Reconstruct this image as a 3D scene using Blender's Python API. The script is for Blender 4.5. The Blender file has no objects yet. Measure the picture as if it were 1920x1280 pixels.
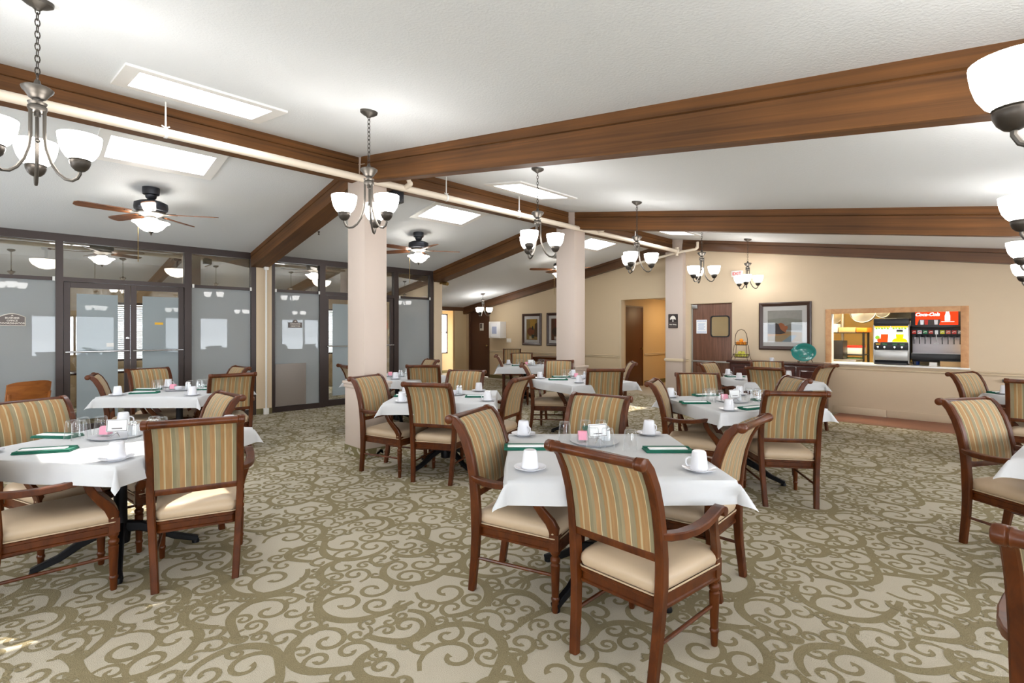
import bpy, bmesh, math, random
import numpy as np
from mathutils import Vector, Matrix
random.seed(7)
scene = bpy.context.scene
COL = scene.collection

# ------------------------------------------------------------------ camera, world, sun, exposure
CAM_Z = 1.47
cd = bpy.data.cameras.new('camera'); cam = bpy.data.objects.new('camera', cd); COL.objects.link(cam)
cam.location = (0, 0, CAM_Z); cam.rotation_euler = (math.radians(90), 0, math.radians(45))
cd.sensor_width = 36; cd.sensor_fit = 'HORIZONTAL'; cd.lens = 36 * 955 / 1920; cd.shift_y = -20 / 1920
cd.clip_start = 0.05; cd.clip_end = 200
scene.camera = cam

w = bpy.data.worlds.new('sky'); scene.world = w; w.use_nodes = True
bgn = w.node_tree.nodes['Background']
bgn.inputs[0].default_value = (0.86, 0.93, 1.0, 1); bgn.inputs[1].default_value = 9.0

sd = bpy.data.lights.new('sun', 'SUN'); sun = bpy.data.objects.new('sun', sd); COL.objects.link(sun)
sd.energy = 4.5; sd.angle = math.radians(0.6); sd.color = (1, 0.95, 0.86)
sun.rotation_euler = Vector((1.18, -0.70, -3.33)).to_track_quat('-Z', 'Y').to_euler()

def portal(loc, look, sx, sy):
    l = bpy.data.lights.new('sky_portal', 'AREA'); l.shape = 'RECTANGLE'; l.size = sx; l.size_y = sy
    l.cycles.is_portal = True
    o = bpy.data.objects.new('sky_portal', l); COL.objects.link(o); o.location = loc
    if abs(look[2]) > .9: o.rotation_euler = (0, -math.atan(look[0]), 0)
    else: o.rotation_euler = Vector(look).to_track_quat('-Z', 'Y').to_euler()

LAMP = 11.0          # radiance of the lamp glass
vs = scene.view_settings
vs.view_transform = 'Standard'; vs.look = 'None'; vs.exposure = 0.92; vs.gamma = 1.0; vs.use_curve_mapping = False
cy = scene.cycles
cy.use_denoising = True; cy.max_bounces = 8; cy.diffuse_bounces = 5; cy.glossy_bounces = 4
cy.transmission_bounces = 4; cy.transparent_max_bounces = 24
cy.caustics_reflective = False; cy.caustics_refractive = False
cy.sample_clamp_indirect = 6.0; cy.use_adaptive_sampling = True; cy.adaptive_threshold = 0.015

# ------------------------------------------------------------------ materials
def S(h):
    h = h.lstrip('#'); c = [int(h[i:i + 2], 16) / 255 for i in (0, 2, 4)]
    return tuple((x / 12.92 if x <= 0.04045 else ((x + 0.055) / 1.055) ** 2.4) for x in c) + (1,)

class NT:
    def __init__(s, name):
        s.m = bpy.data.materials.new(name); s.m.use_nodes = True
        s.t = s.m.node_tree; s.n = s.t.nodes; s.l = s.t.links
        s.n.clear(); s.out = s.n.new('ShaderNodeOutputMaterial')
    def add(s, typ, **kw):
        n = s.n.new(typ)
        for k, v in kw.items():
            if k.startswith('i_'):
                key = k[2:]; key = int(key) if key.isdigit() else key.replace('_', ' ')
                n.inputs[key].default_value = v
            else: setattr(n, k, v)
        return n
    def link(s, a, b): s.l.new(a, b)

def mat(name, col, rough=0.5, metal=0.0, spec=0.5, emit=None, es=0.0, bump=0, bscale=40, var=0.0, vscale=6, coat=0.0):
    t = NT(name); p = t.add('ShaderNodeBsdfPrincipled')
    c = S(col) if isinstance(col, str) else col
    p.inputs['Base Color'].default_value = c; p.inputs['Roughness'].default_value = rough
    p.inputs['Metallic'].default_value = metal; p.inputs['Specular IOR Level'].default_value = spec
    p.inputs['Coat Weight'].default_value = coat
    if emit:
        p.inputs['Emission Color'].default_value = S(emit); p.inputs['Emission Strength'].default_value = es
    if bump or var:
        tc = t.add('ShaderNodeTexCoord')
    if bump:
        nz = t.add('ShaderNodeTexNoise', i_Scale=bscale, i_Detail=4.0); t.link(tc.outputs['Object'], nz.inputs['Vector'])
        b = t.add('ShaderNodeBump', i_Strength=bump, i_Distance=0.01); t.link(nz.outputs[0], b.inputs['Height']); t.link(b.outputs[0], p.inputs['Normal'])
    if var:
        n2 = t.add('ShaderNodeTexNoise', i_Scale=vscale, i_Detail=3.0); t.link(tc.outputs['Object'], n2.inputs['Vector'])
        h = t.add('ShaderNodeHueSaturation'); h.inputs['Color'].default_value = c
        mr = t.add('ShaderNodeMapRange'); mr.inputs[3].default_value = 1 - var; mr.inputs[4].default_value = 1 + var
        t.link(n2.outputs[0], mr.inputs[0]); t.link(mr.outputs[0], h.inputs['Value']); t.link(h.outputs[0], p.inputs['Base Color'])
    t.link(p.outputs[0], t.out.inputs[0]); return t.m

def wood(name, c1, c2, scale=(1, 14, 14), rough=0.35, coat=0.0, knots=0.0, s=3.0, spec=0.5):
    t = NT(name); p = t.add('ShaderNodeBsdfPrincipled', i_Roughness=rough); p.inputs['Coat Weight'].default_value = coat; p.inputs['Specular IOR Level'].default_value = spec
    tc = t.add('ShaderNodeTexCoord'); mp = t.add('ShaderNodeMapping'); mp.inputs['Scale'].default_value = scale
    t.link(tc.outputs['Object'], mp.inputs[0])
    n1 = t.add('ShaderNodeTexNoise', i_Scale=s, i_Detail=6.0, i_Roughness=0.6, i_Distortion=0.6); t.link(mp.outputs[0], n1.inputs['Vector'])
    cr = t.add('ShaderNodeValToRGB'); cr.color_ramp.elements[0].position = 0.32; cr.color_ramp.elements[1].position = 0.7
    cr.color_ramp.elements[0].color = S(c1); cr.color_ramp.elements[1].color = S(c2)
    t.link(n1.outputs[0], cr.inputs[0])
    col = cr.outputs[0]
    if knots:
        n2 = t.add('ShaderNodeTexNoise', i_Scale=1.1, i_Detail=2.0); t.link(tc.outputs['Object'], n2.inputs['Vector'])
        mr = t.add('ShaderNodeMapRange'); mr.inputs[1].default_value = 0.3; mr.inputs[2].default_value = 0.7; mr.inputs[3].default_value = 1 - knots; mr.inputs[4].default_value = 1 + knots
        t.link(n2.outputs[0], mr.inputs[0])
        h = t.add('ShaderNodeHueSaturation'); t.link(col, h.inputs['Color']); t.link(mr.outputs[0], h.inputs['Value']); col = h.outputs[0]
    t.link(col, p.inputs['Base Color'])
    b = t.add('ShaderNodeBump', i_Strength=0.08, i_Distance=0.004); t.link(n1.outputs[0], b.inputs['Height']); t.link(b.outputs[0], p.inputs['Normal'])
    t.link(p.outputs[0], t.out.inputs[0]); return t.m

def stripes(name):
    """woven stripe running up the chair back, period 0.15 m across local x"""
    t = NT(name); p = t.add('ShaderNodeBsdfPrincipled', i_Roughness=0.75); p.inputs['Specular IOR Level'].default_value = 0.25
    p.inputs['Sheen Weight'].default_value = 0.15
    tc = t.add('ShaderNodeTexCoord'); sx = t.add('ShaderNodeSeparateXYZ'); t.link(tc.outputs['Object'], sx.inputs[0])
    m = t.add('ShaderNodeMath', operation='MULTIPLY'); m.inputs[1].default_value = 1 / 0.15; t.link(sx.outputs[0], m.inputs[0])
    fr = t.add('ShaderNodeMath', operation='FRACT'); t.link(m.outputs[0], fr.inputs[0])
    cr = t.add('ShaderNodeValToRGB'); r = cr.color_ramp; r.interpolation = 'CONSTANT'
    seq = [(0, 'b68d5c'), (.20, 'dac59a'), (.225, '9a8f6e'), (.35, 'ac9c78'), (.46, 'bd9262'), (.62, 'decca2'), (.65, 'a39474'), (.75, '9c9170'), (.82, 'b18857'), (.94, 'c9b48a')]
    r.elements[0].position = 0; r.elements[0].color = S(seq[0][1]); r.elements[1].position = seq[1][0]; r.elements[1].color = S(seq[1][1])
    for ps, c in seq[2:]:
        e = r.elements.new(ps); e.color = S(c)
    t.link(fr.outputs[0], cr.inputs[0])
    nz = t.add('ShaderNodeTexNoise', i_Scale=14.0, i_Detail=2.0); mp = t.add('ShaderNodeMapping'); mp.inputs['Scale'].default_value = (6, 1, 0.5)
    t.link(tc.outputs['Object'], mp.inputs[0]); t.link(mp.outputs[0], nz.inputs['Vector'])
    mr = t.add('ShaderNodeMapRange'); mr.inputs[3].default_value = 0.52; mr.inputs[4].default_value = 0.84; t.link(nz.outputs[0], mr.inputs[0])
    h = t.add('ShaderNodeHueSaturation'); t.link(cr.outputs[0], h.inputs['Color']); t.link(mr.outputs[0], h.inputs['Value'])
    t.link(h.outputs[0], p.inputs['Base Color'])
    n3 = t.add('ShaderNodeTexNoise', i_Scale=900.0); t.link(tc.outputs['Object'], n3.inputs['Vector'])
    b = t.add('ShaderNodeBump', i_Strength=0.15, i_Distance=0.002); t.link(n3.outputs[0], b.inputs['Height']); t.link(b.outputs[0], p.inputs['Normal'])
    t.link(p.outputs[0], t.out.inputs[0]); return t.m

def clear_glass(name, tint, refl=0.1, ior=1.45):
    t = NT(name); tr = t.add('ShaderNodeBsdfTransparent'); tr.inputs[0].default_value = tint
    g = t.add('ShaderNodeBsdfGlossy', i_Roughness=0.0); fz = t.add('ShaderNodeFresnel', i_IOR=ior)
    a = t.add('ShaderNodeMath', operation='ADD'); a.inputs[1].default_value = refl; a.use_clamp = True; t.link(fz.outputs[0], a.inputs[0])
    mx = t.add('ShaderNodeMixShader'); t.link(a.outputs[0], mx.inputs[0]); t.link(tr.outputs[0], mx.inputs[1]); t.link(g.outputs[0], mx.inputs[2])
    t.link(mx.outputs[0], t.out.inputs[0]); return t.m

def tumbler_glass(name):
    t = NT(name); tr = t.add('ShaderNodeBsdfTransparent'); tr.inputs[0].default_value = (.985, .99, .99, 1)
    d = t.add('ShaderNodeBsdfDiffuse'); d.inputs[0].default_value = (.85, .87, .88, 1)
    lw = t.add('ShaderNodeLayerWeight', i_Blend=0.3); pw = t.add('ShaderNodeMath', operation='POWER'); pw.inputs[1].default_value = 2.0; t.link(lw.outputs['Facing'], pw.inputs[0])
    m = t.add('ShaderNodeMath', operation='MULTIPLY'); m.inputs[1].default_value = .55; t.link(pw.outputs[0], m.inputs[0])  # whitish rim mixed into the colour stands for bright glints on the ribs
    tl = t.add('ShaderNodeBsdfTranslucent'); tl.inputs[0].default_value = (.9, .92, .93, 1)
    dm = t.add('ShaderNodeMixShader'); dm.inputs[0].default_value = .5; t.link(d.outputs[0], dm.inputs[1]); t.link(tl.outputs[0], dm.inputs[2])
    m0 = t.add('ShaderNodeMixShader'); t.link(m.outputs[0], m0.inputs[0]); t.link(tr.outputs[0], m0.inputs[1]); t.link(dm.outputs[0], m0.inputs[2])
    g = t.add('ShaderNodeBsdfGlossy', i_Roughness=0.03); m3 = t.add('ShaderNodeMath', operation='MULTIPLY_ADD'); m3.inputs[1].default_value = .30; m3.inputs[2].default_value = .06; t.link(pw.outputs[0], m3.inputs[0])
    mx = t.add('ShaderNodeMixShader'); t.link(m3.outputs[0], mx.inputs[0]); t.link(m0.outputs[0], mx.inputs[1]); t.link(g.outputs[0], mx.inputs[2])
    t.link(mx.outputs[0], t.out.inputs[0]); return t.m

def frosted(name, col, tcol, refl=0.06):
    t = NT(name); d = t.add('ShaderNodeBsdfDiffuse'); d.inputs[0].default_value = S(col)
    tl = t.add('ShaderNodeBsdfTranslucent'); tl.inputs[0].default_value = S(tcol)
    m1 = t.add('ShaderNodeMixShader'); m1.inputs[0].default_value = 0.5; t.link(d.outputs[0], m1.inputs[1]); t.link(tl.outputs[0], m1.inputs[2])
    g = t.add('ShaderNodeBsdfGlossy', i_Roughness=0.015); fz = t.add('ShaderNodeFresnel', i_IOR=1.33)
    a = t.add('ShaderNodeMath', operation='ADD'); a.inputs[1].default_value = refl; a.use_clamp = True; t.link(fz.outputs[0], a.inputs[0])
    mx = t.add('ShaderNodeMixShader'); t.link(a.outputs[0], mx.inputs[0]); t.link(m1.outputs[0], mx.inputs[1]); t.link(g.outputs[0], mx.inputs[2])
    t.link(mx.outputs[0], t.out.inputs[0]); return t.m

def lamp(name, col, st):
    t = NT(name); e = t.add('ShaderNodeEmission', i_Strength=st); e.inputs[0].default_value = S(col)
    t.link(e.outputs[0], t.out.inputs[0]); return t.m

def carpet(name, c1, c2):
    t = NT(name); p = t.add('ShaderNodeBsdfPrincipled', i_Roughness=0.95); p.inputs['Specular IOR Level'].default_value = 0.1
    tc = t.add('ShaderNodeTexCoord'); n1 = t.add('ShaderNodeTexNoise', i_Scale=260.0, i_Detail=2.0); t.link(tc.outputs['Object'], n1.inputs['Vector'])
    n2 = t.add('ShaderNodeTexNoise', i_Scale=1.3, i_Detail=3.0); t.link(tc.outputs['Object'], n2.inputs['Vector'])
    mx = t.add('ShaderNodeMix', data_type='RGBA'); mx.inputs['A'].default_value = S(c1); mx.inputs['B'].default_value = S(c2)
    mr = t.add('ShaderNodeMapRange'); mr.inputs[1].default_value = .3; mr.inputs[2].default_value = .7; t.link(n1.outputs[0], mr.inputs[0]); t.link(mr.outputs[0], mx.inputs['Factor'])
    h = t.add('ShaderNodeHueSaturation'); m2 = t.add('ShaderNodeMapRange'); m2.inputs[3].default_value = .93; m2.inputs[4].default_value = 1.07
    t.link(n2.outputs[0], m2.inputs[0]); t.link(m2.outputs[0], h.inputs['Value']); t.link(mx.outputs['Result'], h.inputs['Color']); t.link(h.outputs[0], p.inputs['Base Color'])
    b = t.add('ShaderNodeBump', i_Strength=0.5, i_Distance=0.006); t.link(n1.outputs[0], b.inputs['Height']); t.link(b.outputs[0], p.inputs['Normal'])
    t.link(p.outputs[0], t.out.inputs[0]); return t.m

MT = dict(
    wall=mat('painted_wall_beige', 'd2bda0', 0.7, bump=0.05, bscale=120, var=0.02), wall_olive=mat('painted_wall_khaki', 'cdb898', 0.7, bump=0.05, bscale=120),
    wall_orange=mat('painted_wall_ochre', 'cdb38a', 0.7), column=mat('painted_column_cream', 'c6b5a8', 0.6, bump=0.03, bscale=150),
    ceiling=mat('textured_ceiling', 'e0e2e3', 0.9, bump=0.28, bscale=70), ceiling2=mat('plain_ceiling', 'd8d4c8', 0.9),
    white=mat('white_paint', 'eceae6', 0.4), rail=mat('chair_rail_paint', 'cdbb9e', 0.45),
    beam=wood('stained_beam', '4a2f18', '764c25', (0.12, 5, 7), 0.55, 0.0, 0.22, 3, .3), beam_dark=wood('dark_stained_beam', '50341f', '6b4628', (0.12, 5, 7), 0.45, 0.1, 0.2),
    chair=wood('mahogany_chair', '3c1906', '602f0d', (3, 3, 1.0), 0.36, 0.06, 0, 5, 0.3), fabric=stripes('striped_upholstery'), seat=mat('cream_vinyl', 'bda68a', 0.45, bump=0.04, bscale=300),
    cloth=mat('white_tablecloth', 'c6c6c7', 0.8, bump=0.06, bscale=500), metal=mat('black_iron', '17171a', 0.45, 0.6),
    frame=mat('dark_bronze_frame', '3e3330', 0.4, 0.3), chrome=mat('chrome', 'd8d8da', 0.15, 1.0), steel=mat('brushed_steel', 'b5b3b0', 0.35, 0.9),
    pewter=mat('aged_pewter', '55504a', 0.42, 0.8), bronze=mat('dark_bronze_lamp', '46403a', 0.4, 0.7),
    shade=lamp('lamp_glass_white', 'fffcf8', LAMP), fanlight=lamp('fan_lamp_glass', 'fffaf0', LAMP * 1.0), officelamp=lamp('office_lamp_glass', 'fff0d4', 7.0), tubelamp=lamp('corridor_lamp', 'ffe0b0', 8.0), kitchenfill=lamp('kitchen_fill_glow', 'fff0c8', 34.0),
    fanblade=wood('fan_blade_wood', '55301a', '8a5630', (2, 8, 8), 0.4), fandark=mat('fan_gunmetal', '34353a', 0.35, 0.6),
    glass=tumbler_glass('clear_glass'), pane=clear_glass('window_glass', (.86, .87, .85, 1), 0.06, 1.4), transom=clear_glass('transom_glass', (.62, .63, .62, 1), 0.26, 1.4), skypane=clear_glass('skylight_glass', (1, 1, 1, 1), 0.02, 1.0),
    frost=frosted('frosted_glass', 'c4c8c9', 'd6dcdf', 0.015), film=frosted('frosted_film', 'c6d1d5', 'dae4ea', 0.005),
    china=mat('white_china', 'e0e0e5', 0.2, coat=0.3), green=mat('green_napkin', '12604c', 0.85), paper=mat('white_paper', 'f0f0f0', 0.8),
    pink=mat('pink_paper', 'f0a3b8', 0.7), trayg=mat('grey_tray', 'b9bbc0', 0.35), black=mat('black_plastic', '1c1b1e', 0.4), pipe=mat('cream_pipe_paint', 'e6d7c3', 0.4),
    carpet=carpet('carpet_ground', 'b0a693', 'c2b8a5'), scroll=carpet('carpet_scroll', '82765a', '928668'), base=carpet('carpet_base', '6f6647', '857a58'),
    redwood=wood('red_brown_floor', '6e3f2b', '87503a', (0.4, 8, 1), 0.4), door=wood('walnut_laminate_door', '5a3a2a', '7b5440', (9, 9, 0.5), 0.4), door_dark=mat('dark_brown_door', '5a3a29', 0.45, var=0.06),
    doorwarm=mat('brown_corridor_door', '5b3317', 0.45), mahog=wood('dark_mahogany', '361612', '512419', (1, 6, 6), 0.3, 0.3), oak=wood('light_oak_frame', 'c08a5c', 'd6a676', (3, 3, 3), 0.5),
    signbrown=mat('sign_taupe', '6a5f5b', 0.5), signdark=mat('sign_dark_brown', '3a302c', 0.4), cream=mat('sign_lettering', 'e9e2d6', 0.6),
    picframe=mat('dark_picture_frame', '3f2a22', 0.3), matboard=mat('picture_mat', 'f1eeea', 0.8), teal=mat('teal_glaze', '1f7a72', 0.2, coat=0.5, var=0.25, vscale=9),
    wire=mat('wrought_wire', '4a2f22', 0.45, 0.4), orangefruit=mat('orange_peel', 'f09418', 0.5, bump=0.1, bscale=200), pearfruit=mat('pear_skin', 'd2cc58', 0.45, var=0.12, vscale=20),
    sideoak=wood('plain_oak_chair', '8a4f22', 'a8662f', (2, 2, 6), 0.4), blind=mat('white_blind_slat', 'e4e6ea', 0.6), taupe=mat('taupe_board', '8d837c', 0.5),
    yellow=mat('yellow_paper', 'e6b53a', 0.7), brass=mat('aged_brass', '8a7344', 0.35, 0.9), card=mat('cardboard', 'c19e70', 0.8), kwall=mat('kitchen_wall', 'd9bd7e', 0.7),
    orange=mat('orange_plastic', 'f0801c', 0.5), blue=mat('blue_plastic', '1d3f86', 0.5), greenp=mat('green_plastic', '3f8a4c', 0.5), red=mat('red_print', 'd8301f', 0.5),
)
# ------------------------------------------------------------------ mesh helpers
class M:
    def __init__(s): s.v = []; s.f = []
    def add(s, verts, faces, T=None):
        b = len(s.v)
        for p in verts:
            p = Vector(p); s.v.append(tuple(T @ p if T else p))
        s.f += [tuple(i + b for i in f) for f in faces]; return s
    def box(s, x0, x1, y0, y1, z0, z1, T=None):
        return s.add([(x0, y0, z0), (x1, y0, z0), (x1, y1, z0), (x0, y1, z0), (x0, y0, z1), (x1, y0, z1), (x1, y1, z1), (x0, y1, z1)],
              [(0, 3, 2, 1), (4, 5, 6, 7), (0, 1, 5, 4), (1, 2, 6, 5), (2, 3, 7, 6), (3, 0, 4, 7)], T)
    def loft(s, rings, cap0=True, cap1=True, closed=True, T=None):
        n = len(rings[0]); vs = [p for r in rings for p in r]; fs = []
        for i in range(len(rings) - 1):
            for j in range(n if closed else n - 1):
                k = (j + 1) % n; fs.append((i * n + j, i * n + k, (i + 1) * n + k, (i + 1) * n + j))
        if cap0: fs.append(tuple(range(n - 1, -1, -1)))
        if cap1: fs.append(tuple((len(rings) - 1) * n + j for j in range(n)))
        return s.add(vs, fs, T)
    def lathe(s, prof, n=16, T=None, cap0=True, cap1=True, flute=0, fk=8):
        rings = []
        for r, z in prof:
            rings.append([((r * (1 + flute * math.cos(fk * 2 * math.pi * j / n))) * math.cos(2 * math.pi * j / n), (r * (1 + flute * math.cos(fk * 2 * math.pi * j / n))) * math.sin(2 * math.pi * j / n), z) for j in range(n)])
        return s.loft(rings, cap0, cap1, T=T)
    def tube(s, path, r, n=8, T=None, closed=False):
        P = [Vector(p) for p in path]; m = len(P); R = r if isinstance(r, (list, tuple)) else [r] * m
        up = None; rings = []
        for i in range(m):
            if closed: t = (P[(i + 1) % m] - P[i - 1])
            else: t = (P[min(i + 1, m - 1)] - P[max(i - 1, 0)])
            t.normalize()
            if up is None:
                a = Vector((0, 0, 1)) if abs(t.z) < 0.9 else Vector((1, 0, 0)); up = (a - t * a.dot(t)).normalized()
            else: up = (up - t * up.dot(t)).normalized()
            b = t.cross(up)
            rings.append([tuple(P[i] + (up * math.cos(2 * math.pi * j / n) + b * math.sin(2 * math.pi * j / n)) * R[i]) for j in range(n)])
        if closed: rings.append(rings[0])
        return s.loft(rings, not closed, not closed, T=T)
    def sweep(s, path, side, sizes, T=None):
        """rectangular section: width along fixed side vector, depth across the tangent; corners chamfered"""
        P = [Vector(p) for p in path]; side = Vector(side).normalized(); m = len(P); rings = []
        for i in range(m):
            t = (P[min(i + 1, m - 1)] - P[max(i - 1, 0)]).normalized(); nn = t.cross(side).normalized()
            w, d = sizes[i] if isinstance(sizes, list) else sizes
            w /= 2; d /= 2; c = min(w, d) * 0.3
            pts = [(w - c, -d), (w, -d + c), (w, d - c), (w - c, d), (-w + c, d), (-w, d - c), (-w, -d + c), (-w + c, -d)]
            rings.append([tuple(P[i] + side * a + nn * b) for a, b in pts])
        return s.loft(rings, T=T)
    def grid(s, fn, nu, nv, T=None):
        vs = [fn(i / nu, j / nv) for j in range(nv + 1) for i in range(nu + 1)]
        fs = [(j * (nu + 1) + i, j * (nu + 1) + i + 1, (j + 1) * (nu + 1) + i + 1, (j + 1) * (nu + 1) + i) for j in range(nv) for i in range(nu)]
        return s.add(vs, fs, T)
    def prism(s, poly, z0, z1, T=None):
        return s.loft([[(x, y, z0) for x, y in poly], [(x, y, z1) for x, y in poly]], T=T)
    def sphere(s, c, r, n=12, m=8, T=None, sz=1.0):
        prof = [(max(r * math.sin(math.pi * i / m), 1e-4), c[2] - r * sz * math.cos(math.pi * i / m)) for i in range(m + 1)]
        TT = Matrix.Translation((c[0], c[1], 0))
        return s.lathe(prof, n, TT if T is None else T @ TT)

def tr(x, y, z=0): return Matrix.Translation((x, y, z))
def rz(a): return Matrix.Rotation(math.radians(a), 4, 'Z')
def ry(a): return Matrix.Rotation(math.radians(a), 4, 'Y')
def rx(a): return Matrix.Rotation(math.radians(a), 4, 'X')

def mesh(name, m, material, bevel=0, smooth=38, segs=2, recalc=True):
    me = bpy.data.meshes.new(name); me.from_pydata(m.v, [], m.f); me.update()
    if bevel or recalc:
        bm = bmesh.new(); bm.from_mesh(me)
        bmesh.ops.recalc_face_normals(bm, faces=bm.faces)
        if bevel:
            es = [e for e in bm.edges if len(e.link_faces) == 2 and e.calc_face_angle(0) > 0.6]
            bmesh.ops.bevel(bm, geom=es, offset=bevel, segments=segs, affect='EDGES', profile=0.5, clamp_overlap=True)
        bm.to_mesh(me); bm.free()
    if smooth:
        me.shade_smooth(); me.set_sharp_from_angle(angle=math.radians(smooth))
    me.materials.append(MT[material] if isinstance(material, str) else material)
    return me

def ob(name, m, material, parent=None, **kw):
    o = bpy.data.objects.new(name, mesh(name, m, material, **kw)); COL.objects.link(o)
    if parent: o.parent = parent
    return o
def inst(name, me, parent=None):
    o = bpy.data.objects.new(name, me); COL.objects.link(o)
    if parent: o.parent = parent
    return o
def tag(o, label, cat, group=None, kind=None):
    o['label'] = label; o['category'] = cat
    if group: o['group'] = group
    if kind: o['kind'] = kind
    return o
def thing(name, label, cat, loc=(0, 0, 0), rot=0, group=None):
    o = bpy.data.objects.new(name, None); COL.objects.link(o); o.location = loc; o.rotation_euler = (0, 0, math.radians(rot)); o.empty_display_size = 0.1
    return tag(o, label, cat, group)
def struct(name, m, material, parent=None, **kw):
    o = ob(name, m, material, parent, **kw)
    if parent is None: o['kind'] = 'structure'
    return o
def text_mesh(body, size, depth=0.001, align='CENTER', shear=0.0, bold=0.0, spacing=1.0):
    cu = bpy.data.curves.new('lettering', 'FONT'); cu.body = body; cu.size = size; cu.align_x = align; cu.align_y = 'CENTER'
    cu.extrude = depth; cu.shear = shear; cu.offset = bold; cu.space_character = spacing; cu.resolution_u = 3
    o = bpy.data.objects.new('lettering_tmp', cu); COL.objects.link(o)
    dg = bpy.context.evaluated_depsgraph_get(); me = bpy.data.meshes.new_from_object(o.evaluated_get(dg))
    bpy.data.objects.remove(o); bpy.data.curves.remove(cu); me.name = 'lettering'
    return me
def lettering(body, size, material, parent, T, **kw):
    me = text_mesh(body, size, **kw); me.transform(T); me.materials.clear(); me.materials.append(MT[material] if isinstance(material, str) else material)
    return inst('lettering', me, parent)

# ------------------------------------------------------------------ the shell
RX = -5.53                      # ridge line
def zc(x):                      # ceiling height
    return 3.5 - 0.153 * (x - RX) if x > RX else 3.5 - 0.17 * (RX - x)

fm = M(); fm.box(-15.2, 3.4, -3.2, 15.2, -0.1, 0.0)
floor = struct('floor', fm, 'carpet')

# carpet scrolls: one periodic tile of curls, laid over the visible floor as pile that stands a hair proud
def scroll_tile(L=2.2, seed=5):
    """acanthus-like scrollwork: tapering stems that end in curls, big C-scrolls filled with smaller ones"""
    rnd = random.Random(seed); strips = []
    def wrapd(a, b):
        dx = abs(a[0] - b[0]); dy = abs(a[1] - b[1]); dx = min(dx, L - dx); dy = min(dy, L - dy); return math.hypot(dx, dy)
    def put(pts, ws): strips.append((pts, ws))
    def spiral(c, R, a0, d, turns, wmax, tail):
        """enters from outside the circle as a thin stem, swells, winds in and ends in a bud"""
        n = max(14, int(15 * turns + R * 30)); pts = []; ws = []
        for i in range(n + 1):
            u = i / n; th = a0 + d * u * turns * 2 * math.pi
            r = R * (1 + tail * max(0, 1 - u / .35) ** 1.6) * (1 - .80 * u ** 1.35)
            pts.append((c[0] + r * math.cos(th), c[1] + r * math.sin(th)))
            ws.append(wmax * (.55 + .45 * min(1, u / .25)) * (1 - .4 * u) + (wmax * .55 if u > .9 else 0) * (u - .9) * 8)
        put(pts, ws)
    bigs = []
    for rad, tries in ((.26, 80), (.22, 300), (.19, 900), (.16, 1500), (.13, 2500)):
        for _ in range(tries):
            c = (rnd.random() * L, rnd.random() * L)
            if all(wrapd(c, b[0]) > (rad + b[1]) * .95 for b in bigs): bigs.append((c, rad))
    small = []
    for c, R in bigs:
        a0 = rnd.random() * 6.28; d = rnd.choice((-1, 1)); ang = rnd.uniform(3.4, 4.6); n = 26; pts = []; ws = []
        for i in range(n + 1):                                           # the C-stem, flying off as a tangent at its start
            u = i / n; th = a0 + d * u * ang; r = R * (1.0 + .38 * max(0, 1 - u / .22) ** 2 - .04 * u)
            pts.append((c[0] + r * math.cos(th), c[1] + r * math.sin(th))); ws.append(.060 * (.35 + .65 * math.sin(math.pi * min(1, .15 + u * .75))))
        put(pts, ws)
        ins = []
        for rr in (.50, .44, .40, .36, .32, .28, .24):
            for _ in range(220):
                rad = rr * R; a = rnd.random() * 6.28; q = rnd.random() ** .5 * (R - rad - .008)
                p = (c[0] + q * math.cos(a), c[1] + q * math.sin(a))
                if rad > .040 and all(math.hypot(p[0] - s[0][0], p[1] - s[0][1]) > (rad + s[1]) * .90 for s in ins): ins.append((p, rad))
        for p, rad in ins:
            out = math.atan2(p[1] - c[1], p[0] - c[0])
            spiral(p, rad, out + rnd.uniform(-.4, .4) - d * .6, d if rnd.random() < .7 else -d, rnd.uniform(1.05, 1.4), .024 + .14 * rad, .55)
    for rad, tries in ((.11, 3000), (.085, 4000), (.07, 7000), (.055, 12000), (.043, 14000), (.034, 9000)):
        for _ in range(tries):
            c = (rnd.random() * L, rnd.random() * L)
            if all(wrapd(c, b[0]) > (rad + b[1]) * .97 for b in bigs) and all(wrapd(c, b[0]) > (rad + b[1]) * .90 for b in small):
                small.append((c, rad))
                spiral(c, rad, rnd.random() * 6.28, rnd.choice((-1, 1)), rnd.uniform(1.0, 1.35), .025 + .14 * rad, .7)
    V = []; F = []
    for pts, ws in strips:
        b = len(V); n = len(pts)
        for i in range(n):
            p0 = pts[max(i - 1, 0)]; p1 = pts[min(i + 1, n - 1)]; tx, ty = p1[0] - p0[0], p1[1] - p0[1]; l = math.hypot(tx, ty) or 1
            nx, ny = -ty / l, tx / l; h = ws[i] / 2
            V.append((pts[i][0] + nx * h, pts[i][1] + ny * h)); V.append((pts[i][0] - nx * h, pts[i][1] - ny * h))
        F += [(b + 2 * i, b + 2 * i + 1, b + 2 * i + 3, b + 2 * i + 2) for i in range(n - 1)]
    Z = []
    for k, (pts, ws) in enumerate(strips): Z += [.0006 + .0016 * (k / len(strips))] * (2 * len(pts))
    return np.array(V), np.array(F), L, np.array(Z)
SV, SF, SL, SZ = scroll_tile(); SV = SV * .85; SL *= .85
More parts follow.
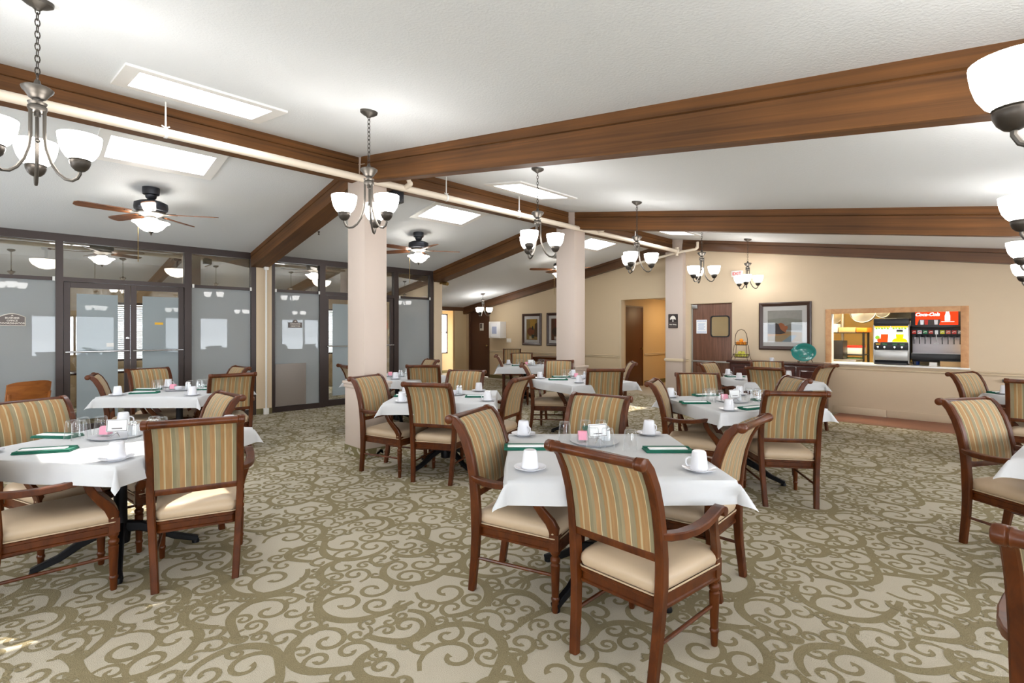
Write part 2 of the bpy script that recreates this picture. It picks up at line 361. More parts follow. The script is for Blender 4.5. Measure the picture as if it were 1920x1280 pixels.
def scroll_carpet():
    vs = []; fs = []; off = 0
    for i in range(int(-13.2 / SL) - 1, int(1.4 / SL) + 1):
        for j in range(-1, int(10.6 / SL) + 1):
            x0, y0 = i * SL, j * SL
            V = np.empty((len(SV), 3)); V[:, 0] = SV[:, 0] + x0; V[:, 1] = SV[:, 1] + y0; V[:, 2] = SZ
            keep = (V[:, 1] < 10.5) & (V[:, 0] < 1.4) & (V[:, 0] > -13.0)
            fk = SF[keep[SF].all(axis=1)]
            vs.append(V); fs.append(fk + off); off += len(V)
    V = np.concatenate(vs); Fq = np.concatenate(fs)
    me = bpy.data.meshes.new('carpet_scrolls'); me.from_pydata(V.tolist(), [], Fq.tolist()); me.update()
    me.materials.append(MT['scroll']); o = inst('carpet_scrolls', me, floor); o['kind'] = 'stuff'
    return o
scroll_carpet()
m = M(); m.box(-2.3, 3.3, 9.6, 10.6, 0.0, 0.004); struct('trim_1', m, 'redwood')

# ceiling slabs with the six skylight openings
SKY = [(-5.03, -4.40, .63, 1.67), (-5.03, -4.40, 4.55, 5.63), (-5.03, -4.40, 8.47, 9.52), (-6.80, -6.17, .68, 1.72), (-6.80, -6.17, 4.57, 5.58), (-6.80, -6.17, 8.47, 9.50)]
def slab(xs, ys, holes, th=0.10):
    m = M()
    for i in range(len(xs) - 1):
        for j in range(len(ys) - 1):
            a, b, c, d = xs[i], xs[i + 1], ys[j], ys[j + 1]
            if any(a >= h[0] - .001 and b <= h[1] + .001 and c >= h[2] - .001 and d <= h[3] + .001 for h in holes): continue
            za, zb = zc(a + 1e-6), zc(b - 1e-6)
            m.add([(a, c, za), (b, c, zb), (b, d, zb), (a, d, za), (a, c, za + th), (b, c, zb + th), (b, d, zb + th), (a, d, za + th)],
                  [(0, 3, 2, 1), (4, 5, 6, 7), (0, 1, 5, 4), (1, 2, 6, 5), (2, 3, 7, 6), (3, 0, 4, 7)])
    return m
cr_ = slab([RX, -5.03, -4.40, 3.4], [-3.2, .63, 1.67, 4.55, 5.63, 8.47, 9.52, 10.9], SKY[:3])
ceil = struct('ceiling', cr_, 'ceiling', smooth=0)
cl_ = slab([-9.62, -6.80, -6.17, RX], [-3.2, .68, 1.72, 4.57, 5.58, 8.47, 9.50, 10.95], SKY[3:])
ob('ceiling_slope', cl_, 'ceiling', ceil, smooth=0)
ob('ceiling_slope', slab([-13.1, -9.62], [7.0, 10.95], []), 'ceiling', ceil, smooth=0)
for i, (a, b, c, d) in enumerate(SKY):
    fr = M(); q = .065
    def strip(x0, x1, y0, y1):
        z0, z1 = zc(x0), zc(x1)
        fr.add([(x0, y0, z0 - .018), (x1, y0, z1 - .018), (x1, y1, z1 - .018), (x0, y1, z0 - .018), (x0, y0, z0 + .06), (x1, y0, z1 + .06), (x1, y1, z1 + .06), (x0, y1, z0 + .06)],
               [(0, 3, 2, 1), (4, 5, 6, 7), (0, 1, 5, 4), (1, 2, 6, 5), (2, 3, 7, 6), (3, 0, 4, 7)])
    strip(a - .03, b + .03, c - .03, c + q); strip(a - .03, b + .03, d - q, d + .03); strip(a - .03, a + q, c + q, d - q); strip(b - q, b + .03, c + q, d - q)
    wn = struct('window_%d' % (i + 1), fr, 'white', smooth=0)
    pn = M(); z0, z1 = zc(a), zc(b)
    pn.add([(a, c, z0 + .07), (b, c, z1 + .07), (b, d, z1 + .07), (a, d, z0 + .07)], [(0, 1, 2, 3)]); ob('pane', pn, 'skypane', wn, recalc=False)
    kx = (z1 - z0) / (b - a)
    portal(((a + b) / 2, (c + d) / 2, (z0 + z1) / 2 + .09), (kx, 0, -1), b - a, d - c)

# beams
def beam(p0, p1, zt0, zt1, depth, th, name, material, notch=True, side=1):
    """runs p0 -> p1 (xy of the near top edge), th across to the far side"""
    p0 = Vector((p0[0], p0[1], 0)); p1 = Vector((p1[0], p1[1], 0)); t = (p1 - p0).normalized(); n = Vector((-t.y, t.x, 0)) * side
    L = (p1 - p0).length; sl = (zt1 - zt0) / L
    ca = math.cos(math.atan(sl)); sa = math.sin(math.atan(sl)); L /= ca
    prof = [(0, 0), (0, -depth * .27), (.012, -depth * .29), (.012, -depth * .30), (0.0, -depth * .32), (0, -depth), (th, -depth), (th, 0)] if notch else [(0, 0), (0, -depth), (th, -depth), (th, 0)]
    m = M(); m.loft([[(0, a, b) for a, b in prof], [(L, a, b) for a, b in prof]])
    o = struct(name, m, material, smooth=0)
    o.matrix_world = Matrix(((t.x * ca, n.x, -t.x * sa, p0.x), (t.y * ca, n.y, -t.y * sa, p0.y), (sa, 0, ca, zt0), (0, 0, 0, 1)))
    return o
beam((-5.45, -3.0), (-5.45, 10.5), 3.488, 3.488, .27, .16, 'beam_ridge', 'beam', True, 1)
for k, y in enumerate((2.93, 6.82)):
    beam((-5.385, y - .006), (3.3, y - .006), zc(-5.385), zc(3.3), .285, .11, 'beam_rafter', 'beam')
    beam((-5.68, y + .03), (-9.5, y + .12), zc(-5.68), zc(-9.5), .25, .28, 'beam_rafter', 'beam', True, -1)
beam((-5.2, 10.46), (3.3, 10.46), zc(-5.2), zc(3.3), .215, .13, 'beam_gable', 'beam_dark')
beam((-5.62, 10.70), (-13.0, 10.70), zc(-5.62), zc(-13.0), .22, .14, 'beam_gable', 'beam_dark', True, -1)
beam((-12.95, 7.2), (-12.95, 10.8), zc(-12.95), zc(-12.95), .12, .1, 'beam_eave', 'beam_dark', False, 1)

# columns under the ridge
for k, y in enumerate((2.93, 6.81)):
    m = M(); m.box(-5.72, -5.32, y, y + .29, .1, 3.50); col = struct('column', m, 'column', bevel=.006)
    m = M(); m.box(-5.745, -5.295, y - .022, y + .312, .11, .845); ob('wainscot', m, 'column', col, bevel=.004)
    m = M(); m.box(-5.77, -5.27, y - .048, y + .338, .845, .875); m.box(-5.758, -5.282, y - .036, y + .326, .80, .845); ob('wainscot_cap', m, 'column', col, bevel=.006)
    m = M(); m.box(-5.75, -5.29, y - .027, y + .317, 0.002, .115); cb = ob('column_base', m, 'base', col)
    for (ox, oy, ux, uy, wd, u0) in ((-5.75, y - .0285, 1, 0, .46, .1), (-5.2885, y - .027, 0, 1, .344, .9)):
        inw = (SV[:, 0] > u0) & (SV[:, 0] < u0 + wd) & (SV[:, 1] > .35) & (SV[:, 1] < .457); fk = SF[inw[SF].all(axis=1)]
        sm = M(); sm.add([(ox + ux * (a - u0), oy + uy * (a - u0), .006 + b - .35) for a, b in SV.tolist()], [tuple(f) for f in fk.tolist()])
        me = bpy.data.meshes.new('base_scrolls'); me.from_pydata(sm.v, [], sm.f); me.materials.append(MT['carpet']); so = inst('base_scrolls', me, cb); so['kind'] = 'stuff'
m = M(); m.box(-5.62, -5.21, 10.46, 10.9, 0, 3.5); pil = struct('column', m, 'column', bevel=.006)
m = M(); m.box(-5.64, -5.19, 10.435, 10.5, .80, .86); ob('rail_cap', m, 'rail', pil, bevel=.01)
m = M(); m.box(-5.63, -5.2, 10.45, 10.5, .002, .1); ob('column_base', m, 'base', pil)

# gable wall, in two planes
m = M()
YL = 10.85
for a, b, c, d in ((-13.1, -12.85, 0, 3.6), (-12.85, -11.85, 2.085, 3.6), (-11.85, -7.02, 0, 3.6), (-7.02, -5.82, 2.235, 3.6), (-5.82, -5.4, 0, 3.6)): m.box(a, b, YL, YL + .14, c, d)
wall_a = struct('wall_back', m, 'wall_olive', smooth=0)
m = M()
YR = 10.6
for a, b, c, d in ((-5.4, -5.10, 0, 3.6), (-5.10, -4.19, 2.07, 3.6), (-4.19, -2.45, 0, 3.6), (-2.45, -.65, 0, .88), (-2.45, -.65, 1.81, 3.6), (-.65, 3.4, 0, 3.6)): m.box(a, b, YR, YR + .14, c, d)
wall_b = struct('wall_kitchen', m, 'wall', smooth=0)
def railstrip(x0, x1, y, z, par, material='rail'):
    m = M(); m.loft([[(x, y + .0, z - .035), (x, y - .016, z - .03), (x, y - .02, z - .018), (x, y - .01, z - .006), (x, y - .012, z + .004), (x, y - .026, z + .012), (x, y - .026, z + .022), (x, y, z + .03)] for x in (x0, x1)])
    return ob('chair_rail', m, material, par, smooth=0)
railstrip(-11.82, -7.05, YL, .83, wall_a); railstrip(-5.2, -5.13, YR, .83, wall_b); railstrip(-2.44, 3.3, YR, .82, wall_b)
m = M(); m.box(-11.84, -7.03, YL - .012, YL, .002, .1); struct('baseboard_back', m, 'base')
m = M(); m.box(-2.4, -1.62, YR - .014, YR, .004, .125); m.box(-1.612, 3.3, YR - .014, YR, .004, .125); struct('baseboard_kitchen', m, 'wall', bevel=.004)
m = M(); m.box(-.2, 3.3, YR - .03, YR, .70, .745); struct('trim_2', m, 'black')
# doorway trim of the corridor
m = M(); m.box(-7.06, -7.012, YL - .012, YL + .145, 0, 2.235); struct('trim_3', m, 'rail')

# offices behind the glass, corridor, kitchen and the rest of the room behind the camera
def room_box(name, x0, x1, y0, y1, z1, material, skip='', t=.1, z0=0):
    m = M()
    if 'w' not in skip: m.box(x0 - t, x0, y0, y1, z0, z1)
    if 'e' not in skip: m.box(x1, x1 + t, y0, y1, z0, z1)
    if 's' not in skip: m.box(x0 - t, x1 + t, y0 - t, y0, z0, z1)
    if 'n' not in skip: m.box(x0 - t, x1 + t, y1, y1 + t, z0, z1)
    return m
off = M()
WIN = [(-.6, .9), (1.3, 2.7), (4.0, 6.6)]
ys = [-3.2] + [q for a in WIN for q in a] + [7.1]
for k in range(len(ys) - 1):
    if k % 2 == 0: off.box(-13.1, -13.0, ys[k], ys[k + 1], 0, 2.95)
    else: off.box(-13.1, -13.0, ys[k], ys[k + 1], 0, .85); off.box(-13.1, -13.0, ys[k], ys[k + 1], 2.05, 2.95)
off.box(-13.1, -9.6, -3.3, -3.2, 0, 2.95); off.box(-13.0, -9.6, 3.22, 3.32, 0, 2.95)
wall_off = struct('wall_office', off, 'wall', smooth=0)
m = M(); m.box(-13.0, -9.46, 7.0, 7.12, 0, 3.2); struct('wall_partition_end', m, 'wall', smooth=0)
m = M(); m.box(-13.1, -9.5, -3.3, 7.1, 2.86, 2.95); struct('ceiling_office', m, 'ceiling2', smooth=0)
for k, (a, b) in enumerate(WIN):
    fr = M()
    for q in ((a, a + .05, .85, 2.05), (b - .05, b, .85, 2.05), (a, b, .85, .9), (a, b, 2.0, 2.05), (a, b, 1.42, 1.46)): fr.box(-13.09, -13.02, *q)
    wn = struct('window_%d' % (7 + k), fr, 'frame', smooth=0)
    portal((-13.12, (a + b) / 2, 1.45), (1, 0, 0), b - a, 1.2)
    g = M(); g.add([(-13.06, a, .85), (-13.06, b, .85), (-13.06, b, 2.05), (-13.06, a, 2.05)], [(0, 1, 2, 3)]); ob('pane', g, 'skypane', wn, recalc=False)
    n = 26
    for i in range(n):
        z = .93 + i * 1.08 / n
        s_ = M(); s_.box(-.022, .022, a + .06, b - .06, -.001, .001, tr(-12.975, 0, z) @ ry(62)); ob('blind_slat', s_, 'blind', wn, smooth=0)
m = M(); m.box(-7.3, -7.2, YL + .14, 14.9, 0, 2.5); m.box(-7.2, -5.7, 14.8, 14.9, 0, 2.5); m.box(-5.8, -5.7, YL + .14, 14.9, 0, 2.5); m.box(-7.2, -7.02, YL + .139, YL + .2, 0, 2.5)
wc = struct('wall_corridor', m, 'wall_orange', smooth=0)
m = M(); m.box(-7.3, -5.7, YL + .14, 14.9, 2.34, 2.42); struct('ceiling_corridor', m, 'ceiling2', smooth=0)
m = M(); m.loft([[(-7.2, y, .80), (-7.18, y, .81), (-7.185, y, .83), (-7.17, y, .85), (-7.2, y, .86)] for y in (12.25, 14.8)]); ob('chair_rail', m, 'rail', wc, smooth=0)
m = M(); m.box(-7.2, -7.188, 12.25, 14.8, .002, .12); struct('baseboard_corridor', m, 'base')
# window nook at the end of the hall
m = M(); m.box(-13.1, -13.0, 10.38, 10.86, 0, 2.4); m.box(-14.4, -13.0, 11.6, 11.7, 0, 2.4)
m.box(-14.3, -14.2, 7.0, 10.25, 0, 2.4); m.box(-14.3, -14.2, 11.02, 11.6, 0, 2.4); m.box(-14.3, -14.2, 10.25, 11.02, 0, .68); m.box(-14.3, -14.2, 10.25, 11.02, 2.06, 2.4); m.box(-14.3, -13.0, 6.95, 7.05, 0, 2.4); m.box(-13.5,-13.0,10.86,11.0,0,2.4)
struct('wall_hall', m, 'wall_orange', smooth=0)
m = M(); m.box(-14.3, -13.0, 7.0, 11.6, 2.2, 2.3); struct('ceiling_nook', m, 'ceiling2', smooth=0)
m = M(); m.box(-14.2, -14.19, 7.1, 11.6, .002, .1); struct('baseboard_hall', m, 'base')
fr = M()
for q in ((10.25, 10.29, .68, 2.06), (10.98, 11.02, .68, 2.06), (10.25, 11.02, .68, .72), (10.25, 11.02, 2.02, 2.06), (10.25, 11.02, 1.40, 1.43)): fr.box(-14.28, -14.2, *q)
wn = struct('window_10', fr, 'frame', smooth=0)
for i in range(18):
    s_ = M(); s_.box(-.016, .016, 10.3, 10.97, -.001, .001, tr(-14.18, 0, .76 + i * .035) @ ry(40)); ob('blind_slat', s_, 'blind', wn, smooth=0)
g = M(); g.add([(-14.24, 10.25, .68), (-14.24, 11.02, .68), (-14.24, 11.02, 2.06), (-14.24, 10.25, 2.06)], [(0, 1, 2, 3)]); ob('pane', g, 'skypane', wn, recalc=False)
# kitchen shell
m = M(); m.box(-3.6, -3.5, YR + .14, 14.6, 0, 2.6); m.box(-3.6, 1.6, 14.6, 14.7, 0, 2.6); m.box(1.5, 1.6, YR + .14, 14.6, 0, 2.6)
struct('wall_kitchen_inner', m, 'kwall', smooth=0)
m = M(); m.box(-3.6, 1.6, YR + .14, 14.7, 2.5, 2.6); struct('ceiling_kitchen', m, 'ceiling2', smooth=0)
# unseen room behind the camera: windows sized for fill daylight
m = M()
RW = [(-8.6, -6.4), (-4.6, -2.2), (-.8, 1.6)]
xs = [-9.6] + [q for a in RW for q in a] + [3.4]
for k in range(len(xs) - 1):
    if k % 2 == 0: m.box(xs[k], xs[k + 1], -3.2, -3.1, 0, 3.6)
    else: m.box(xs[k], xs[k + 1], -3.2, -3.1, 0, .9); m.box(xs[k], xs[k + 1], -3.2, -3.1, 1.9, 3.6)
struct('wall_rear', m, 'wall', smooth=0)
EW = [(-2.9, -.5), (.6, 2.8), (4.2, 6.4), (8.4, 10.4)]
m = M(); ys = [-3.2] + [q for a in EW for q in a] + [10.7]
for k in range(len(ys) - 1):
    if k % 2 == 0: m.box(3.3, 3.4, ys[k], ys[k + 1], 0, 3.0)
    else: m.box(3.3, 3.4, ys[k], ys[k + 1], 0, .6); m.box(3.3, 3.4, ys[k], ys[k + 1], 2.0, 3.0)
struct('wall_window_side', m, 'wall', smooth=0)
n = 11
for a, b in RW:
    fr = M()
    h = 1.9
    for q in ((a, a + .06, .9, h), (b - .06, b, .9, h), (a, b, .9, .96), (a, b, h - .06, h), ((a + b) / 2 - .03, (a + b) / 2 + .03, .9, h)): fr.box(q[0], q[1], -3.19, -3.11, q[2], q[3])
    wn = struct('window_%d' % n, fr, 'frame', smooth=0); n += 1
    portal(((a + b) / 2, -3.22, (h + .9) / 2), (0, 1, 0), b - a, h - .9)
    g = M(); g.add([(a, -3.15, .9), (b, -3.15, .9), (b, -3.15, h), (a, -3.15, h)], [(0, 1, 2, 3)]); ob('pane', g, 'skypane', wn, recalc=False)
for a, b in EW:
    fr = M()
    for q in ((a, a + .06, .6, 2.0), (b - .06, b, .6, 2.0), (a, b, .6, .66), (a, b, 1.94, 2.0), ((a + b) / 2 - .03, (a + b) / 2 + .03, .6, 2.0)): fr.box(3.31, 3.39, *q)
    wn = struct('window_%d' % n, fr, 'frame', smooth=0); n += 1
    for i in range(15):  # unseen blinds added to soften these windows' reflections in the partition
        s_ = M(); s_.box(-.028, .028, a + .06, b - .06, -.001, .001, tr(3.27, 0, 1.2 + i * .05) @ ry(-6)); ob('blind_slat', s_, 'blind', wn, smooth=0)
    portal((3.42, (a + b) / 2, 1.3), (-1, 0, 0), b - a, 1.4)
    g = M(); g.add([(3.35, a, .6), (3.35, b, .6), (3.35, b, 2.0), (3.35, a, 2.0)], [(0, 1, 2, 3)]); ob('pane', g, 'skypane', wn, recalc=False)
# ------------------------------------------------------------------ glass partition of the offices
PX = -9.53
def bar(m, y0, y1, z0, z1, d=.05): m.box(PX - d, PX + d, y0, y1, z0, z1)
pt = M()
for y0, y1 in ((-2.2, -2.1), (-.9, -.8), (.52, .60), (2.06, 2.16), (3.06, 3.14), (3.40, 3.46), (4.29, 4.40), (5.92, 6.03), (6.86, 6.95)): bar(pt, y0, y1, 0, 2.72)
bar(pt, -3.1, 3.14, 2.72, 2.83); bar(pt, 3.40, 6.95, 2.72, 2.83)
for y0, y1 in ((-.8, .52), (2.16, 3.06), (3.46, 4.29), (6.03, 6.86), (-2.1, -.9)):
    bar(pt, y0, y1, 2.17, 2.22, .03); bar(pt, y0, y1, 0, .095, .045)
bar(pt, .60, 2.06, 2.165, 2.225); bar(pt, 4.40, 5.92, 2.165, 2.225)
part_frame = struct('wall_partition', pt, 'frame', smooth=0)
def pane(name, y0, y1, z0, z1, material, par, dx=0):
    g = M(); g.box(PX + dx - .003, PX + dx + .003, y0, y1, z0, z1); return ob(name, g, material, par, smooth=0)
for y0, y1 in ((-2.1, -.9), (-.8, .52), (2.16, 3.06), (3.46, 4.29), (6.03, 6.86)):
    pane('frosted_pane', y0, y1, .095, 2.17, 'frost', part_frame); pane('transom_pane', y0, y1, 2.22, 2.72, 'transom', part_frame)
pane('transom_pane', .60, 2.06, 2.225, 2.72, 'transom', part_frame); pane('transom_pane', 4.40, 5.92, 2.225, 2.72, 'transom', part_frame)
for y in (.50, 2.18, 3.05, 3.47, 4.27, 6.05, 6.84):
    g = M(); g.box(PX + .05, PX + .07, y - .014, y + .014, 2.165, 2.225); ob('white_clip', g, 'white', part_frame, bevel=.004)
def glass_door(n, y0, y1, mid, films, hinge):
    for k, (a, b) in enumerate(((y0, mid), (mid, y1))):
        fr = M(); s1 = .075
        fr.box(PX - .025, PX + .025, a + .004, a + s1, .01, 2.16); fr.box(PX - .025, PX + .025, b - s1, b - .004, .01, 2.16)
        fr.box(PX - .025, PX + .025, a + s1, b - s1, 2.085, 2.16); fr.box(PX - .025, PX + .025, a + s1, b - s1, .01, .13)
        d = struct('door_%d' % (n + k), fr, 'frame', bevel=.003, smooth=0)
        g = M(); g.box(PX - .003, PX + .003, a + s1, b - s1, .13, 2.085); ob('pane', g, 'pane', d, smooth=0)
        f0, f1 = films[k]
        g = M(); g.box(PX + .004, PX + .009, f0, f1, .20, 2.0); ob('frosted_film', g, 'film', d, smooth=0)
        h = M(); h.tube([(PX + .07, a + .02, 1.17), (PX + .07, b - .02, 1.17)], .013, 10)
        for yy in (a + .05, b - .05): h.tube([(PX + .02, yy, 1.17), (PX + .07, yy, 1.17)], .011, 8)
        ob('push_bar', h, 'chrome', d)
        if k == 0:
            l = M(); l.lathe([(.022, 0), (.022, .012), (.016, .014)], 14, Matrix.Translation((PX + .025, b - .037, 1.36)) @ ry(90)); ob('lock', l, 'chrome', d)
glass_door(1, .60, 2.06, 1.365, ((.745, 1.215), (1.515, 1.99)), 0)
glass_door(3, 4.40, 5.92, 5.16, ((4.56, 5.02), (5.30, 5.76)), 0)
g = M(); g.box(PX + .010, PX + .012, 1.67, 1.78, 1.565, 1.60); tag(ob('sticker', g, 'yellow', None, smooth=0), 'small yellow strip sticker on the frosted film of the glass double door', 'sticker')
g = M(); g.box(PX + .010, PX + .012, 1.08, 1.165, 1.235, 1.29); tag(ob('sticker', g, 'white', None, smooth=0), 'small white notice stuck low on the glass door film above the push bar', 'sticker')
# beige posts beside the partition
m = M(); m.box(PX - .06, PX + .06, 3.14, 3.40, 0, 2.9); struct('column_post', m, 'wall', smooth=0)
m = M(); m.box(PX - .06, PX + .08, 6.95, 7.17, 0, 2.9); struct('column_post', m, 'wall', smooth=0)
m = M(); m.box(PX + .055, PX + .075, 3.14, 3.40, .002, .1); struct('baseboard_post', m, 'base')
t = thing('conduit', 'white vertical conduit with boxed top on the beige post between the glass bays', 'conduit', (PX + .13, 3.28, 0))
c = M(); c.tube([(0, 0, .11), (0, 0, 2.62)], .014, 10); ob('pipe', c, 'white', t)
c = M(); c.box(-.05, .05, -.10, .12, 2.66, 2.72); ob('top_box', c, 'white', t, bevel=.006)
c = M(); c.box(-.03, .03, -.035, .035, 2.54, 2.66); ob('junction', c, 'white', t, bevel=.005)
c = M(); c.box(-.03, .03, -.04, .04, .002, .11); ob('foot_cover', c, 'white', t, bevel=.005)
# signs on the glass
TF = Matrix(((0, 0, 1, 0), (1, 0, 0, 0), (0, 1, 0, 0), (0, 0, 0, 1)))      # text plane -> facing +X, reading along +Y
def arch(y0, y1, z0, z1, h, n=12):
    pts = [(y0, z0), (y1, z0), (y1, z1)]
    for i in range(1, n):
        u = i / n; pts.append((y1 + (y0 - y1) * u, z1 + h * math.sin(math.pi * u)))
    return pts + [(y0, z1)]
t = thing('office_sign', 'arched taupe office sign with white edge and cream capitals on the frosted glass', 'sign', (PX + .012, .09, 1.615))
g = M(); g.prism(arch(-.130, .130, -.080, .040, .050), 0, .004, TF); ob('edge', g, 'cream', t, smooth=0)
g = M(); g.prism(arch(-.121, .121, -.072, .038, .042), .004, .008, TF); ob('plate', g, 'signbrown', t, smooth=0)
for s_, z in (('BUSINESS', .026), ('OFFICE', -.010), ('COORDINATOR', -.046)):
    lettering(s_, .033, 'cream', t, Matrix.Translation((.009, .0, z)) @ TF, bold=.0006)
g = M(); g.prism([(-.014, .052), (.014, .052), (.0, .068)], .008, .010, TF); ob('emblem', g, 'cream', t, smooth=0)
t = thing('office_sign', 'small taupe office sign with humped top and two cream lines on frosted glass', 'sign', (PX + .012, 3.835, 1.585))
g = M(); g.prism([(-.125, -.06), (.125, -.06), (.125, .04), (.05, .04)] + [(.045 * math.cos(a), .045 + .045 * math.sin(a)) for a in [math.pi * k / 8 for k in range(9)]] + [(-.05, .04), (-.125, .04)], 0, .006, TF); ob('plate', g, 'signbrown', t, smooth=0)
lettering('EXECUTIVE', .036, 'cream', t, Matrix.Translation((.007, 0, .012)) @ TF, bold=.0006); lettering('DIRECTOR', .036, 'cream', t, Matrix.Translation((.007, 0, -.030)) @ TF, bold=.0006)
g = M(); g.prism([(-.02, .052), (.02, .052), (0, .074)], .006, .008, TF); ob('emblem', g, 'cream', t, smooth=0)
g = M(); g.box(PX + .012, PX + .03, 3.47, 4.03, .10, .87); tag(ob('board', g, 'taupe', None, bevel=.004), 'taupe board standing in for a dim cabinet behind the lower frosted glass', 'board')  # stand-in for a blurred cabinet behind the glass, set in front of it

# ------------------------------------------------------------------ office lamps and furniture seen through the glass
def bowl_lamp(x, y, z, label):
    t = thing('ceiling_lamp', label, 'lamp', (x, y, z), 0, 'office ceiling lamps')
    m = M(); m.lathe([(.02, -.15), (.10, -.13), (.17, -.08), (.20, -.03), (.205, 0), (.19, .0)], 20); ob('bowl', m, 'officelamp', t)
    m = M(); m.lathe([(.06, .20), (.06, .17), (.015, .15), (.015, 0), (.19, -.005), (.19, .003), (.01, .01)], 16); ob('stem', m, 'bronze', t)
bowl_lamp(-11.2, .5, 2.62, 'bowl ceiling lamp behind the transom over the arched office sign')
bowl_lamp(-11.2, 2.32, 2.62, 'bowl ceiling lamp behind the transom over the glass double doors')
bowl_lamp(-11.4, 5.2, 2.62, 'bowl ceiling lamp behind the transom of the bay by the small sign')
t = thing('desk', 'dark office desk seen dimly through the double glass doors', 'desk', (-11.9, 1.5, 0))
m = M(); m.box(-.35, .35, -.8, .8, .70, .74); ob('desktop', m, 'mahog', t, bevel=.006)
for y in (-.78, .70): m = M(); m.box(-.33, .33, y, y + .08, 0, .70); ob('pedestal', m, 'mahog', t, bevel=.005)
t = thing('wall_picture', 'dark framed certificate hanging in the office behind the double doors', 'picture', (-12.98, 3.0, 1.5))
m = M(); m.box(0, .03, -.16, .16, -.24, .24); ob('frame', m, 'picframe', t, bevel=.005)
m = M(); m.box(.03, .034, -.12, .12, -.2, .2); ob('sheet', m, 'matboard', t, smooth=0)

# ------------------------------------------------------------------ chandeliers
def lk(c, a, r1, r2, w_, n=10):           # one chain link
    return [(c[0] + r1 * math.cos(2 * math.pi * i / n) * math.cos(a), c[1] + r1 * math.cos(2 * math.pi * i / n) * math.sin(a), c[2] + r2 * math.sin(2 * math.pi * i / n)) for i in range(n)]
R_ARM = .19
def arm_path():
    return [(.032, 0, .375), (.032, 0, .30), (.032, 0, .22), (.040, 0, .155), (.062, 0, .085), (.092, 0, .035), (.125, 0, .006), (.155, 0, .0), (.178, 0, .014), (R_ARM, 0, .038), (R_ARM, 0, .06)]
ch_mesh = dict(
    body=mesh('body', M().lathe([(.008, .325), (.014, .33), (.014, .35), (.036, .355), (.041, .365), (.040, .38), (.032, .385), (.038, .392), (.041, .40), (.020, .408), (.022, .415), (.036, .425), (.047, .442), (.052, .45), (.065, .465), (.068, .475), (.058, .482), (.018, .492), (.010, .52), (.001, .522)], 20), 'pewter'),
    arm=mesh('arm', M().tube(arm_path(), .0085, 8), 'pewter'),
    holder=mesh('lamp_holder', M().lathe([(.010, .050), (.022, .055), (.036, .070), (.044, .088), (.047, .102), (.045, .108), (.049, .112), (.044, .117)], 16, tr(R_ARM, 0)), 'bronze'),
    shade=mesh('lamp_shade', M().lathe([(.044, .112), (.062, .128), (.079, .156), (.089, .190), (.094, .220), (.096, .243), (.091, .243), (.084, .190), (.060, .140), (.02, .12)], 24, tr(R_ARM, 0), True, True), 'shade'),
    canopy=mesh('canopy', M().lathe([(.012, -.045), (.022, -.035), (.045, -.026), (.066, -.012), (.068, 0), (.068, .012)], 20), 'pewter'),
    rod=mesh('center_rod', M().tube([(0, 0, .20), (0, 0, .35)], .005, 6).sphere((0, 0, .20), .012, 8, 6), 'pewter'))
def chandelier(x, y, z0, phi, label, group='chandeliers hanging in two rows'):
    zt = zc(x)
    t = thing('chandelier', label, 'chandelier', (x, y, z0), 0, group)
    inst('body', ch_mesh['body'], t); inst('center_rod', ch_mesh['rod'], t)
    for k in range(3):
        a = inst('arm', ch_mesh['arm'], t); a.rotation_euler = (0, 0, math.radians(phi + 45 + 120 * k))
        inst('lamp_holder', ch_mesh['holder'], a); inst('lamp_shade', ch_mesh['shade'], a)
    c = inst('canopy', ch_mesh['canopy'], t); c.location = (0, 0, zt - z0 - .006); c.rotation_euler = (0, math.atan(.153 if x > RX else -.17), 0)
    m = M(); z = .52; i = 0; top = zt - z0 - .045
    while z < top - .01:
        m.tube(lk((0, 0, z + .016), (i % 2) * 1.57 + .3, .0105, .021, 0), .0028, 5, closed=True); z += .032; i += 1
    o = ob('chain', m, 'bronze', t)
CH = [(-3.68, .13, 2.275, 15, 'bronze chandelier cut by the edge, over the front table by the glass wall'),
      (-3.67, 2.06, 2.275, 90, 'three-armed bronze chandelier hanging in front of the near pillar'),
      (-3.68, 4.07, 2.265, 0, 'three-armed bronze chandelier hanging before the far pillar'),
      (-3.68, 6.07, 2.265, 112, 'three-armed bronze chandelier between the far pillar and the sign pillar'),
      (-3.68, 8.05, 2.265, 88, 'three-armed bronze chandelier whose chain passes behind the second beam'),
      (-3.68, 10.02, 2.275, 117, 'three-armed bronze chandelier nearest the kitchen wall, above the swing door')]
for c in CH: chandelier(*c)
CH2 = [(.176, 1.95, 1.965, 135, 'huge cut-off chandelier lamp in front of the first beam'),
       (.19, 3.93, 1.96, 135, 'cut-off chandelier lamp against the second beam'),
       (.19, 5.95, 1.96, 135, 'cut-off chandelier lamp against the dark gable beam'),
       (.20, 7.95, 1.96, 135, 'smallest cut-off chandelier lamp, against the plain kitchen wall')]
for c in CH2: chandelier(*c)
chandelier(-11.1, 9.9, 1.90, 10, 'small distant chandelier hanging in front of the brown hall door')

